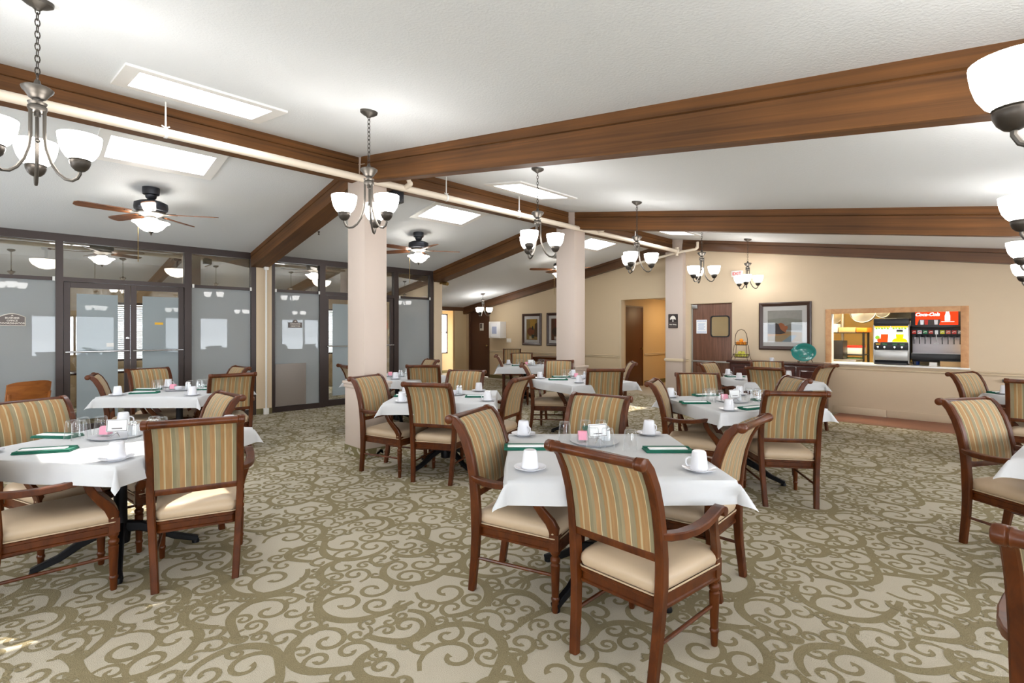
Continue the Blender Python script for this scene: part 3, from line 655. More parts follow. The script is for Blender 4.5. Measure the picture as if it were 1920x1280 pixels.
# ------------------------------------------------------------------ ceiling fans
FR_ = .72
bm_ = M(); pts = [(.20, -.052), (.30, -.062), (.62, -.070), (.69, -.062), (.72, -.03), (.72, .03), (.69, .062), (.62, .070), (.30, .062), (.20, .052)]
bm_.prism(pts, -.005, .005, rx(12))
fan_mesh = dict(blade=mesh('blade', bm_, 'fanblade'),
    bracket=mesh('blade_bracket', M().tube([(.10, .0, .01), (.17, .0, .0), (.27, .03, .002)], .008, 6).tube([(.10, .0, .01), (.17, .0, .0), (.27, -.03, -.002)], .008, 6), 'pewter'),
    motor=mesh('motor_housing', M().lathe([(.06, -.035), (.13, -.03), (.155, -.015), (.17, .0), (.175, .03), (.17, .075), (.12, .10), (.05, .115), (.02, .12)], 24), 'fandark'),
    plate=mesh('hub_plate', M().lathe([(.05, -.13), (.055, -.085), (.10, -.07), (.145, -.05), (.15, -.03)], 20), 'pewter'),
    bowl=mesh('light_bowl', M().lathe([(.02, -.265), (.07, -.255), (.115, -.225), (.145, -.185), (.165, -.165), (.19, -.155), (.19, -.148), (.10, -.135), (.06, -.10)], 24), 'fanlight'),
    fin=mesh('finial', M().lathe([(.002, -.31), (.008, -.29), (.014, -.275), (.034, -.262), (.03, -.255)], 12), 'bronze'))
def fan(x, y, z, phase, label):
    t = thing('ceiling_fan', label, 'fan', (x, y, z), 0, 'ceiling fans on the glass-wall slope')
    inst('motor_housing', fan_mesh['motor'], t); inst('hub_plate', fan_mesh['plate'], t); inst('light_bowl', fan_mesh['bowl'], t); inst('finial', fan_mesh['fin'], t)
    for k in range(5):
        b = inst('blade', fan_mesh['blade'], t); b.rotation_euler = (0, 0, math.radians(phase + 45 + 72 * k)); b.location = (0, 0, -.05)
        inst('blade_bracket', fan_mesh['bracket'], b)
    h = zc(x) - z
    m = M(); m.lathe([(.035, h - .14), (.055, h - .12), (.06, h - .09), (.085, h - .08), (.09, h - .05), (.09, h - .0)], 20); ob('canopy', m, 'fandark', t)
    m = M(); m.tube([(0, 0, .1), (0, 0, h - .12)], .016, 10); ob('downrod', m, 'fandark', t)
    m = M(); m.tube([(-.11, -.11, -.13), (-.11, -.11, -.62)], .0035, 6); ob('pull_cord', m, 'brass', t)
fan(-7.39, 1.26, 2.92, 15, 'five-bladed ceiling fan with lit bowl over the table before the double doors')
fan(-7.42, 5.12, 2.92, 15, 'five-bladed ceiling fan with lit bowl beyond the near pillar')
fan(-7.42, 9.00, 2.92, 40, 'ceiling fan mostly hidden behind the far pillar')

# ------------------------------------------------------------------ sprinkler pipe
t = thing('sprinkler_pipe', 'long cream sprinkler pipe slung under the ridge beam', 'pipe', (-5.25, 0, 3.185))
m = M(); m.tube([(0, -3, 0), (0, 10.3, 0)], .040, 12); ob('pipe', m, 'pipe', t)
for y in (1.0, 4.05, 5.4, 8.6):
    m = M(); m.tube([(-.0, y, .045), (0, y, .27)], .007, 6); m.tube([(0, y - .03, .06), (0, y, .045), (0, y + .03, .06)], .006, 6); m.lathe([(.045, -.012), (.045, .012)], 12, tr(0, y) @ rx(90)); ob('hanger', m, 'white', t)
for y in (3.42, 7.35):
    m = M(); m.tube([(0, y, 0), (.10, y, .02), (.13, y, .03)], .030, 10); m.tube([(.12, y, .025), (.12, y - .03, .085)], .026, 10); m.sphere((.12, y, .03), .034, 10, 8); ob('tee_fitting', m, 'pipe', t)
m = M(); m.sphere((0, 10.28, 0), .065, 12, 8); m.tube([(0, 10.28, 0), (0, 10.28, -.1)], .03, 10); m.tube([(0, 10.28, 0), (0, 10.28, .08)], .04, 10); ob('valve', m, 'pipe', t)
m = M(); m.tube([(0, 10.28, -.03), (-.9, 10.3, -.16), (-1.2, 10.3, -.2)], .028, 10); ob('branch', m, 'pipe', t)
m = M(); m.tube([(0, 10.28, -.03), (.42, 10.3, 0), (.45, 10.3, .03), (.45, 10.3, .15)], .028, 10); m.sphere((.44, 10.3, .03), .036, 10, 8); ob('branch', m, 'pipe', t)
t = thing('speaker', 'small dark speaker under the ridge beam behind the near pillar', 'speaker', (-5.45, 3.40, 3.12))
m = M(); m.box(-.07, .07, -.06, .1, -.08, .06); ob('body', m, 'black', t, bevel=.012)
m = M(); m.lathe([(.045, 0), (.05, .03)], 14, tr(.07, .02, -.01) @ ry(90)); ob('horn', m, 'fandark', t)
m = M(); m.tube([(-.3, -.1, -.17), (-.15, .06, -.10), (0, .06, -.07)], .012, 8); ob('cable', m, 'pipe', t)
t = thing('spotlight', 'small brass spotlight on the cream post at the end of the glass wall', 'lamp', (-9.35, 7.12, 2.56))
m = M(); m.lathe([(.035, 0), (.042, .02), (.042, .16), (.036, .17)], 14, ry(100) @ tr(0, 0, 0)); ob('head', m, 'brass', t)
m = M(); m.box(-.11, 0, -.02, .02, -.02, .02); ob('bracket', m, 'brass', t, bevel=.004)
def sprinkler(x, y, z, label):
    t = thing('fire_sprinkler', label, 'sprinkler', (x, y, z), 0, 'small sprinkler heads')
    m = M(); m.lathe([(.018, 0), (.018, -.012), (.008, -.02), (.008, -.045), (.016, -.05), (.016, -.056)], 10); ob('head', m, 'pewter', t)
sprinkler(-3.55, 3.55, 3.19, 'small sprinkler head just past the underside of the first rafter')
sprinkler(-8.0, 3.6, 3.07, 'small sprinkler head beside the low rafter of the glass-wall slope')
sprinkler(-8.4, 7.4, 3.00, 'small sprinkler head beside the far rafter of the glass-wall slope')

# ------------------------------------------------------------------ doors, pictures, signs on the gable wall
m = M(); m.box(-5.09, -4.20, YR + .03, YR + .075, .01, 2.05); d = struct('door_5', m, 'door', bevel=.004)
m = M(); m.box(-5.10, -5.085, YR - .01, YR + .1, 0, 2.07); m.box(-4.205, -4.19, YR - .004, YR + .1, 0, 2.07); m.box(-5.10, -4.19, YR - .004, YR + .1, 2.052, 2.07); ob('jamb', m, 'rail', d, smooth=0)
m = M(); m.box(-5.083, -5.055, YR + .02, YR + .03, .01, 2.04); ob('edge_strip', m, 'steel', d, smooth=0)
m = M(); m.box(-5.09, -4.20, YR + .012, YR + .03, .80, .835); ob('bumper_bar', m, 'steel', d, bevel=.004)
m = M(); m.box(-5.08, -4.95, YR + .005, YR + .03, 1.95, 2.03); ob('closer', m, 'steel', d, bevel=.004)
def rrect(x0, x1, z0, z1, r, n=5):
    pts = []
    for cx_, cz_, a0 in ((x1 - r, z1 - r, 0), (x0 + r, z1 - r, 90), (x0 + r, z0 + r, 180), (x1 - r, z0 + r, 270)):
        for i in range(n + 1):
            a = math.radians(a0 + 90 * i / n); pts.append((cx_ + r * math.cos(a), cz_ + r * math.sin(a)))
    return pts
FY = Matrix(((1, 0, 0, 0), (0, 0, -1, 0), (0, 1, 0, 0), (0, 0, 0, 1)))      # plane x,z facing -Y
o_ = rrect(-4.665, -4.26, 1.335, 1.79, .06); i_ = rrect(-4.64, -4.285, 1.36, 1.765, .045)
m = M(); m.loft([[(x, YR + .03, z) for x, z in o_], [(x, YR + .015, z) for x, z in o_], [(x, YR + .015, z) for x, z in i_], [(x, YR + .03, z) for x, z in i_]], False, False); ob('window_gasket', m, 'black', d)
m = M(); m.prism(i_, 0, .004, tr(0, YR + .028) @ FY); ob('door_window', m, mat('dim_kitchen_glass', '9a8560', 0.12, coat=.4, var=.12, vscale=2.5), d, smooth=0)
t = thing('notice', 'white notice with blue zigzag borders taped on the walnut swing door', 'notice', (-4.86, YR + .026, 1.56))
m = M(); m.box(-.115, .115, -.003, 0, -.148, .148); ob('sheet', m, 'paper', t, smooth=0)
blue = mat('blue_print', '5b86c4', .8)
m = M()
for zz in (.10, -.135):
    for k in range(9):
        for r_ in range(2):
            x = -.1 + k * .0225; m.add([(x, -.004, zz + r_ * .018), (x + .011, -.004, zz + .016 + r_ * .018), (x + .0225, -.004, zz + r_ * .018), (x + .011, -.004, zz + .006 + r_ * .018)], [(0, 1, 2, 3)])
ob('zigzag_border', m, blue, t, smooth=0, recalc=False)
m = M()
for k in range(7): m.add([(-.08 + .01 * (k % 2), -.004, .07 - k * .022), (.08 - .015 * (k % 3), -.004, .07 - k * .022), (.08 - .015 * (k % 3), -.004, .064 - k * .022), (-.08 + .01 * (k % 2), -.004, .064 - k * .022)], [(0, 1, 2, 3)])
ob('printed_lines', m, blue, t, smooth=0, recalc=False)
# hall door and corridor door
m = M(); m.box(-12.80, -11.90, YL + .03, YL + .075, .01, 2.06); d = struct('door_6', m, 'door_dark', bevel=.004)
m = M()
for a, b, c_, e in ((-12.85, -12.80, 0, 2.085), (-11.90, -11.85, 0, 2.085), (-12.80, -11.90, 2.06, 2.085)): m.box(a, b, YL - .012, YL + .1, c_, e)
ob('door_frame', m, 'door_dark', d, smooth=0)
m = M(); m.lathe([(.012, 0), (.012, .03), (.028, .04), (.03, .055), (.02, .068), (.001, .07)], 12, tr(-11.98, YL + .03, 1.0) @ rx(90)); ob('door_knob', m, 'brass', d)
t = thing('door_sign', 'small grey plaque on the brown hall door', 'sign', (-12.25, YL + .028, 1.60))
m = M(); m.box(-.09, .09, -.01, 0, -.12, .12); ob('plate', m, 'cream', t, bevel=.003); m = M(); m.box(-.07, .03, -.014, -.01, -.05, .1); ob('pictogram', m, 'signbrown', t, smooth=0)
m = M(); m.box(-7.198, -7.175, 11.22, 12.10, .01, 2.08); d = struct('door_7', m, 'doorwarm', bevel=.004)
m = M(); m.box(-7.2, -7.17, 11.17, 11.22, 0, 2.12); m.box(-7.2, -7.17, 12.10, 12.15, 0, 2.12); m.box(-7.2, -7.17, 11.22, 12.10, 2.08, 2.12); ob('door_frame', m, 'doorwarm', d, smooth=0)
m = M(); m.lathe([(.012, 0), (.012, .03), (.03, .04), (.03, .06), (.001, .07)], 12, tr(-7.175, 12.02, 1.0) @ ry(90)); ob('door_knob', m, 'brass', d)
t = thing('corridor_lamp', 'lit ceiling lamp in the ochre corridor', 'lamp', (-6.3, 13.0, 2.30))
m = M(); m.box(-.18, .18, -.5, .5, -.05, .0); ob('diffuser', m, 'tubelamp', t, bevel=.01); m = M(); m.box(-.2, .2, -.53, .53, 0, .04); ob('tray', m, 'white', t)
# big landscape picture by the sideboard
def framed(name, label, x0, x1, z0, z1, y, fw, mw, group=None):
    t = thing(name, label, 'picture', ((x0 + x1) / 2, y, (z0 + z1) / 2), 0, group); a = (x1 - x0) / 2; b = (z1 - z0) / 2
    m = M()
    for k, (q, dy) in enumerate((((a, b), 0), ((a, b), -.03), ((a - fw * .3, b - fw * .3), -.042), ((a - fw, b - fw), -.022), ((a - fw, b - fw), -.008))): pass
    rings = [[(sx * q[0], dy, sz * q[1]) for sx, sz in ((-1, -1), (1, -1), (1, 1), (-1, 1))] for q, dy in (((a, b), -.002), ((a, b), -.03), ((a - fw * .3, b - fw * .3), -.042), ((a - fw, b - fw), -.022), ((a - fw, b - fw), -.006))]
    m.loft(rings, False, False); ob('frame', m, 'picframe', t, smooth=0)
    m = M(); m.box(-a + fw, a - fw, -.010, -.006, -b + fw, b - fw); ob('mat_board', m, 'matboard', t, smooth=0)
    m = M(); m.box(-a + fw, a - fw, -.0165, -.0155, -b + fw, b - fw); ob('glass', m, clear_glass('picture_glass', (.97, .97, .97, 1), .0, 1.28), t, smooth=0)
    return t, a - fw - mw, b - fw - mw
def daub(t, name, poly, color, lay):
    m = M(); m.prism(poly, 0, .0004, tr(0, -.0105 - lay * .0005) @ FY); ob(name, m, mat('paint_' + color, color, .8, var=.15, vscale=14), t, smooth=0)
t, a, b = framed('landscape_picture', 'large dark-framed autumn landscape with white mat above the sideboard', -3.67, -2.745, 1.10, 2.02, YR, .075, .085)
daub(t, 'sky', [(-a, -b), (a, -b), (a, b), (-a, b)], 'b9b6ae', 0)
daub(t, 'cloud_band', [(-a, .05), (a, .0), (a, .12), (0, .16), (-a, .13)], 'a9a89c', 1)
daub(t, 'far_trees', [(-a, -.08), (a, -.08), (a, .02), (.1, .04), (0, .0), (-a, .05)], '8a8880', 2)
daub(t, 'field', [(-a, -b), (a, -b), (a, -.12), (0, -.10), (-a, -.12)], 'b59c78', 2)
daub(t, 'ochre_strip', [(-a, -.20), (.0, -.17), (.12, -.15), (-a, -.13)], 'd0985e', 3)
daub(t, 'stream', [(-.05, -b), (.12, -b), (.22, -.17), (.1, -.18)], '93a3ab', 3)
daub(t, 'dark_tree', [(-a, -.15), (-.06, -.155), (.02, -.13), (-.07, -.06), (-.10, .03), (-.15, .06), (-.22, .03), (-a, .035)], '544b49', 6)
daub(t, 'rust_tree', [(-.075 + .13 * (1 + .16 * math.sin(k * 2.3)) * math.cos(k * .37), -.045 + .095 * (1 + .18 * math.sin(k * 1.7 + 1)) * math.sin(k * .37)) for k in range(17)], 'b9714a', 5)
for lab, x0, pal in (('dark-framed abstract print with ochre and teal shapes, uncovered of the pair', -10.40, ('a98a52', 'cfa24a', '8a5236', '30423f', 'd8cba6', '5c4632')), ('dark-framed abstract print partly hidden behind the far pillar', -9.45, ('6e4530', '7c3a2c', '4c3a30', '8a5a3a', 'd9cfc0', '5a3a34'))):
    t, a, b = framed('abstract_picture', lab, x0, x0 + .75, 1.05, 1.97, YL, .075, .085)
    daub(t, 'ground', [(-a, -b), (a, -b), (a, b), (-a, b)], pal[0], 0)
    daub(t, 'upper_block', [(-.06, .06), (.12, .02), (.16, b), (-.08, b)], pal[1], 1)
    daub(t, 'side_block', [(.08, -.2), (a, -.22), (a, .2), (.12, .16)], pal[5], 2)
    daub(t, 'round_block', [(-.04 + .15 * math.cos(k * .6283), -.06 + .12 * math.sin(k * .6283)) for k in range(10)], pal[2], 3)
    daub(t, 'wedge', [(.0, .0), (.07, -.01), (.05, .1), (.01, .09)], pal[3], 4)
    daub(t, 'pale_block', [(-.1, -.28), (.0, -.29), (-.02, -.2), (-.1, -.2)], pal[4], 4)
    daub(t, 'low_block', [(.0, -.24), (.08, -.26), (.1, -.15), (-.02, -.15)], pal[3], 5)
# wall box, switch, dining sign, exit sign
t = thing('wall_cabinet', 'white wall cabinet with printed front beside the brown hall door', 'cabinet', (-11.35, YL, 1.5))
m = M(); m.box(-.25, .25, -.26, 0, -.25, .25); ob('body', m, 'white', t, bevel=.006); m = M(); m.box(-.17, .15, -.264, -.26, -.2, .19); ob('printed_sheet', m, 'paper', t, smooth=0)
m = M(); m.box(-.1, .1, -.267, -.264, -.12, .1); ob('print', m, mat('pale_blue_print', 'a9b2cc', .8), t, smooth=0)
t = thing('light_switch', 'ivory light switch plate under the white wall cabinet', 'switch', (-10.98, YL, 1.18)); m = M(); m.box(-.1, .1, -.008, 0, -.06, .06); ob('plate', m, 'cream', t, bevel=.003)
for x in (-.05, .0, .05): m = M(); m.box(x - .008, x + .008, -.016, -.008, -.02, .02); ob('toggle', m, 'white', t, bevel=.002)
t = thing('dining_sign', 'dark plaque with a white tree emblem on the cream sign pillar', 'sign', (-5.43, 10.46, 1.685))
m = M(); m.prism(rrect(-.11, .11, -.155, .155, .012), 0, .014, FY); ob('plate', m, 'signdark', t)
m = M(); TT = tr(0, -.0142) @ FY
cr = [(.068 * math.cos(math.pi * k / 14), .035 + .082 * math.sin(math.pi * k / 14)) for k in range(15)]
m.prism(cr + [(-.055, .03), (-.03, .045), (-.01, .04), (-.008, -.005), (-.018, -.015), (.018, -.015), (.008, -.005), (.01, .04), (.03, .045), (.055, .03)], 0, .002, TT); ob('tree_emblem', m, 'cream', t, smooth=0)
lettering('Main Dining', .034, 'cream', t, tr(0, -.0145, -.078) @ FY, bold=.0008)
for z in (-.04, -.125): m = M(); m.box(-.085, .085, -.0155, -.014, z - .006, z + .006); ob('rule', m, 'signbrown', t, smooth=0)
t = thing('exit_sign', 'small lit red and white exit sign high over the swing door', 'sign', (-4.09, YR, 2.63))
m = M(); m.box(-.11, .11, -.05, 0, -.06, .06); ob('housing', m, 'white', t, bevel=.004)
lettering('EXIT', .085, 'red', t, tr(0, -.052, 0) @ FY, bold=.002)
# ------------------------------------------------------------------ dining chairs (facing local +Y, origin on the floor)
PROF = [(-.272, 0), (-.262, .08), (-.246, .20), (-.236, .32), (-.232, .44), (-.236, .55), (-.248, .66), (-.268, .76), (-.298, .85), (-.338, .925), (-.372, .960), (-.402, .968)]
PD = [.040, .042, .046, .050, .056, .052, .050, .050, .050, .048, .044, .036]
def prof_at(z):
    for (y0, z0), (y1, z1) in zip(PROF, PROF[1:]):
        if z0 <= z <= z1: return y0 + (y1 - y0) * (z - z0) / (z1 - z0)
    return PROF[-1][0]
def post_x(z): return .212 + .028 * min(1, z / .5)
def seat_outline(o=0.0, n=6):
    """rounded trapezoid, bowed front"""
    pts = []
    hw0, hw1, y0, y1 = .218 + o, .262 + o, -.232 - o, .262 + o
    r = .035
    def cor(cx_, cy_, a0, a1):
        for i in range(n + 1):
            a = math.radians(a0 + (a1 - a0) * i / n); pts.append((cx_ + r * math.cos(a), cy_ + r * math.sin(a)))
    cor(hw1 - r, y1 - r, 5, 85)
    for u in (.75, .5, .25, 0, -.25, -.5, -.75): pts.append(((hw1 - r) * u, y1 + .012 * (1 - u * u)))
    cor(-hw1 + r, y1 - r, 95, 175); cor(-hw0 + r, y0 + r, 185, 265); cor(hw0 - r, y0 + r, 275, 355)
    return pts
def build_chair_meshes():
    D = []      # (part name, mesh)
    for s in (-1, 1):
        path = [(s * post_x(z), y, z) for y, z in PROF]
        D.append(('back_post', mesh('back_post', M().sweep(path, (1, 0, 0), [(.042 if z < .9 else .040, d) for (y, z), d in zip(PROF, PD)]), 'chair')))
    # upholstered back
    zs = [.572 + (.955 - .572) * i / 14 for i in range(15)]; nx = 10; m = M(); rings = []
    for i, z in enumerate(zs):
        y = prof_at(z); y2 = prof_at(min(z + .02, .966)); y1 = prof_at(z - .02); ty, tz = y2 - y1, .04; l = math.hypot(ty, tz); ny, nz = tz / l, -ty / l
        hw = post_x(z) - .016; ring = []
        e = .6 if i in (0, 14) else 1
        for k in range(nx + 1):
            u = -1 + 2 * k / nx; bul = .012 + .016 * (1 - u ** 4) * e; ring.append((u * hw, y + ny * bul, z + nz * bul))
        for k in range(nx, -1, -1):
            u = -1 + 2 * k / nx; bul = -.012 - .006 * (1 - u ** 4) * e; ring.append((u * hw, y + ny * bul, z + nz * bul))
        rings.append(ring)
    m.loft(rings); D.append(('backrest', mesh('backrest', m, 'fabric', smooth=60)))
    # rolled top rail with end beads
    yz = (-.402, .962); pr = [(.014, -.268), (.024, -.264), (.027, -.258), (.027, -.236), (.023, -.232), (.026, -.226), (.022, -.220), (.0215, 0), (.022, .220), (.026, .226), (.023, .232), (.027, .236), (.027, .258), (.024, .264), (.014, .268)]
    D.append(('top_rail', mesh('top_rail', M().lathe(pr, 14, tr(0, yz[0], yz[1]) @ ry(90)), 'chair')))
    m = M(); m.box(-.225, .225, prof_at(.555) - .014, prof_at(.555) + .014, .535, .578); D.append(('back_rail', mesh('back_rail', m, 'chair', bevel=.004)))
    # seat
    m = M(); rings = []
    for o, z in ((-.012, .384), (-.002, .395), (.004, .415), (.002, .437), (-.010, .455), (-.035, .467), (-.075, .474), (-.13, .478)):
        rings.append([(x, y, z) for x, y in seat_outline(o)] if o > -.03 else [(x * (1 + o / .25), (y - .015) * (1 + o / .25) + .015, z) for x, y in seat_outline(0)])
    m.loft(rings); D.append(('seat', mesh('seat', m, 'seat', smooth=60)))
    m = M(); m.tube([(x, y, .390) for x, y in seat_outline(.004)], .004, 6, closed=True); D.append(('seat_piping', mesh('seat_piping', m, 'seat')))
    m = M(); m.loft([[(x, y, z) for x, y in seat_outline(o)] for o, z in ((-.006, .316), (.004, .320), (.004, .331), (-.002, .335), (-.002, .365), (.006, .370), (.006, .382), (.0, .386))]); D.append(('seat_frame', mesh('seat_frame', m, 'chair', smooth=30)))
    for s in (-1, 1):
        m = M(); T = tr(s * .240, .240)
        m.lathe([(.014, 0), (.017, .01), (.0185, .06), (.0225, .068), (.0225, .076), (.018, .084), (.019, .09), (.0245, .235), (.0255, .25), (.019, .258), (.0255, .266), (.0265, .276), (.0255, .284), (.018, .292), (.018, .298), (.0255, .308), (.0265, .318), (.024, .33)], 16, T, flute=.0)
        m.box(-.026, .026, -.026, .026, .328, .41, T); D.append(('front_leg', mesh('front_leg', m, 'chair')))
        p = [(s * .240, .236, .40), (s * .248, .236, .435), (s * .258, .218, .475), (s * .272, .182, .52), (s * .284, .150, .565), (s * .291, .128, .605), (s * .294, .118, .645)]
        D.append(('arm_support', mesh('arm_support', M().sweep(p, (1, 0, 0), [(.044, .052), (.042, .056), (.036, .052), (.032, .046), (.031, .040), (.034, .040), (.038, .044)]), 'chair')))
        p = [(s * .240, -.250, .648), (s * .262, -.215, .644), (s * .285, -.150, .640), (s * .300, -.07, .640), (s * .305, .01, .645), (s * .302, .08, .656), (s * .298, .14, .668), (s * .296, .178, .672), (s * .295, .200, .662)]
        # arm: section lies flat, so sweep with vertical side vector
        D.append(('arm', mesh('arm', M().sweep(p, (0, 0, 1), [(.030, .040), (.032, .046), (.033, .050), (.033, .052), (.033, .052), (.032, .052), (.030, .052), (.028, .052), (.022, .050)]).lathe([(.006, -.03), (.021, -.028), (.023, -.022), (.023, .022), (.021, .028), (.006, .03)], 12, tr(s * .295, .193, .655) @ ry(90)), 'chair')))
        D.append(('stretcher', mesh('stretcher', M().tube([(s * .219, -.246, .19), (s * .235, .236, .19)], .0095, 8), 'chair')))
    for n_, me in D: me.transform(Matrix.Diagonal((.93, 1, 1, 1)))
    return D
CHAIR = build_chair_meshes()
def chair(mid, face, label, group):
    fx, fy = math.cos(math.radians(face)), math.sin(math.radians(face))
    t = thing('dining_chair', label, 'chair', (mid[0] + fx * .402, mid[1] + fy * .402, 0.0), face - 90, group)
    for n_, me in CHAIR: inst(n_, me, t)
    return t

# ------------------------------------------------------------------ tables under white cloths
TZ = .757
m_ = M(); m_.box(-.535, .535, -.535, .535, TZ - .032, TZ - .004)
TABLE = [('table_top', mesh('table_top', m_, 'mahog', bevel=.004)), ('pedestal', mesh('pedestal', M().lathe([(.05, .10), (.055, .16), (.038, .20), (.034, .62), (.05, .68), (.16, .70), (.17, TZ - .033)], 16), 'metal'))]
def foot_m(a):
    d = (math.cos(a), math.sin(a)); p = [(.03, .20), (.10, .19), (.20, .14), (.30, .075), (.38, .045), (.425, .03)]
    m = M().sweep([(d[0] * r, d[1] * r, z) for r, z in p], (-d[1], d[0], 0), [(.05, .07), (.05, .06), (.045, .05), (.04, .042), (.04, .038), (.05, .03)])
    m.lathe([(.022, 0), (.024, .012), (.018, .03)], 10, tr(d[0] * .415, d[1] * .415)); return mesh('foot', m, 'metal')
FEET = [foot_m(math.pi / 4 + k * math.pi / 2) for k in range(4)]
def cloth_mesh(seed, a=.545, over=.112):
    rnd = random.Random(seed); ph = [rnd.uniform(0, 6.28) for _ in range(8)]; am = [rnd.uniform(.006, .016) for _ in range(4)]
    N = 44; R = a + over
    coord = []
    for i in range(N + 1):
        u = -1 + 2 * i / N
        coord.append(u * R)
    # denser rows near the table edge
    inner = [-a + 2 * a * k / 14 for k in range(15)]; outer = [a + over * k / 7 for k in range(1, 8)]
    cs = [-x for x in outer[::-1]] + inner + outer
    cq = rnd.uniform(.34, .50)
    vs = []
    for y in cs:
        for x in cs:
            ox, oy = max(abs(x) - a, 0), max(abs(y) - a, 0); sx, sy = math.copysign(1, x), math.copysign(1, y)
            bx, by = min(abs(x), a), min(abs(y), a)
            r = math.hypot(ox, oy)
            if r == 0: vs.append((x, y, TZ + .0035 + .0008 * math.sin(9 * x + ph[0]) * math.sin(8 * y + ph[1]))); continue
            phi = math.atan2(oy, ox); k = math.sin(2 * phi)                      # 1 on the corner diagonal
            f = min(1, r / .03)                                                  # round over the edge
            flare = .12 + cq * k ** 1.2
            wav = (math.sin(7 * (x if oy > ox else y) + ph[2 + (sx > 0) + 2 * (oy > ox)]) * am[(sx > 0) + 2 * (oy > ox)] + .004 * math.sin(19 * (x + y) + ph[6])) * (1 - k) * r / over
            hor = .006 * f + flare * r + wav; dz = math.sqrt(max(r * r - (flare * r) ** 2, 0))
            vs.append((sx * (bx + hor * math.cos(phi)), sy * (by + hor * math.sin(phi)), TZ + .0035 - dz - .0 * f))
    n = len(cs); m = M(); m.add(vs, [(j * n + i, j * n + i + 1, (j + 1) * n + i + 1, (j + 1) * n + i) for j in range(n - 1) for i in range(n - 1)])
    return mesh('tablecloth', m, 'cloth', smooth=70, recalc=False)
CLOTHS = [cloth_mesh(s_) for s_ in (3, 8, 15, 21)]
TAB = dict(
    T1=((-1.725, 2.465), 45, 'front centre table'), T2=((-4.13, .54), 36, 'front glass-side table'), T3=((-7.0, 1.47), 45, 'table at the double glass doors'),
    T4=((-4.42, 3.40), 45, 'near-pillar table'), T5=((-6.8, 4.3), 27, 'table behind the near pillar'), T7=((-4.45, 5.85), 74, 'far-pillar table'),
    T8=((-7.1, 7.47), 45, 'table under the paired prints'), T9=((-2.0, 5.15), 57, 'middle kitchen-side table'), T10=((-2.69, 8.0), 45, 'sideboard table'),
    T11=((.45, 7.9), 45, 'cut-off chair-rail table'), T12=((.56, 4.5), -6, 'cut-off open-side table'))
for i, (k, (c, rot, nm)) in enumerate(TAB.items()):
    t = thing('dining_table', 'square black-footed table under a white cloth, the ' + nm, 'table', (c[0], c[1], 0), rot, 'dining tables')
    for n_, me in TABLE: inst(n_, me, t)
    for me in FEET: inst('foot', me, t)
    o = inst('tablecloth', CLOTHS[i % 4]); o.location = (c[0], c[1], 0); o.rotation_euler = (0, 0, math.radians(rot))
    tag(o, 'white square tablecloth with hanging corners on the ' + nm, 'tablecloth', 'white tablecloths')
FC, GW, KT = 'T1', 'T2', 'T3'
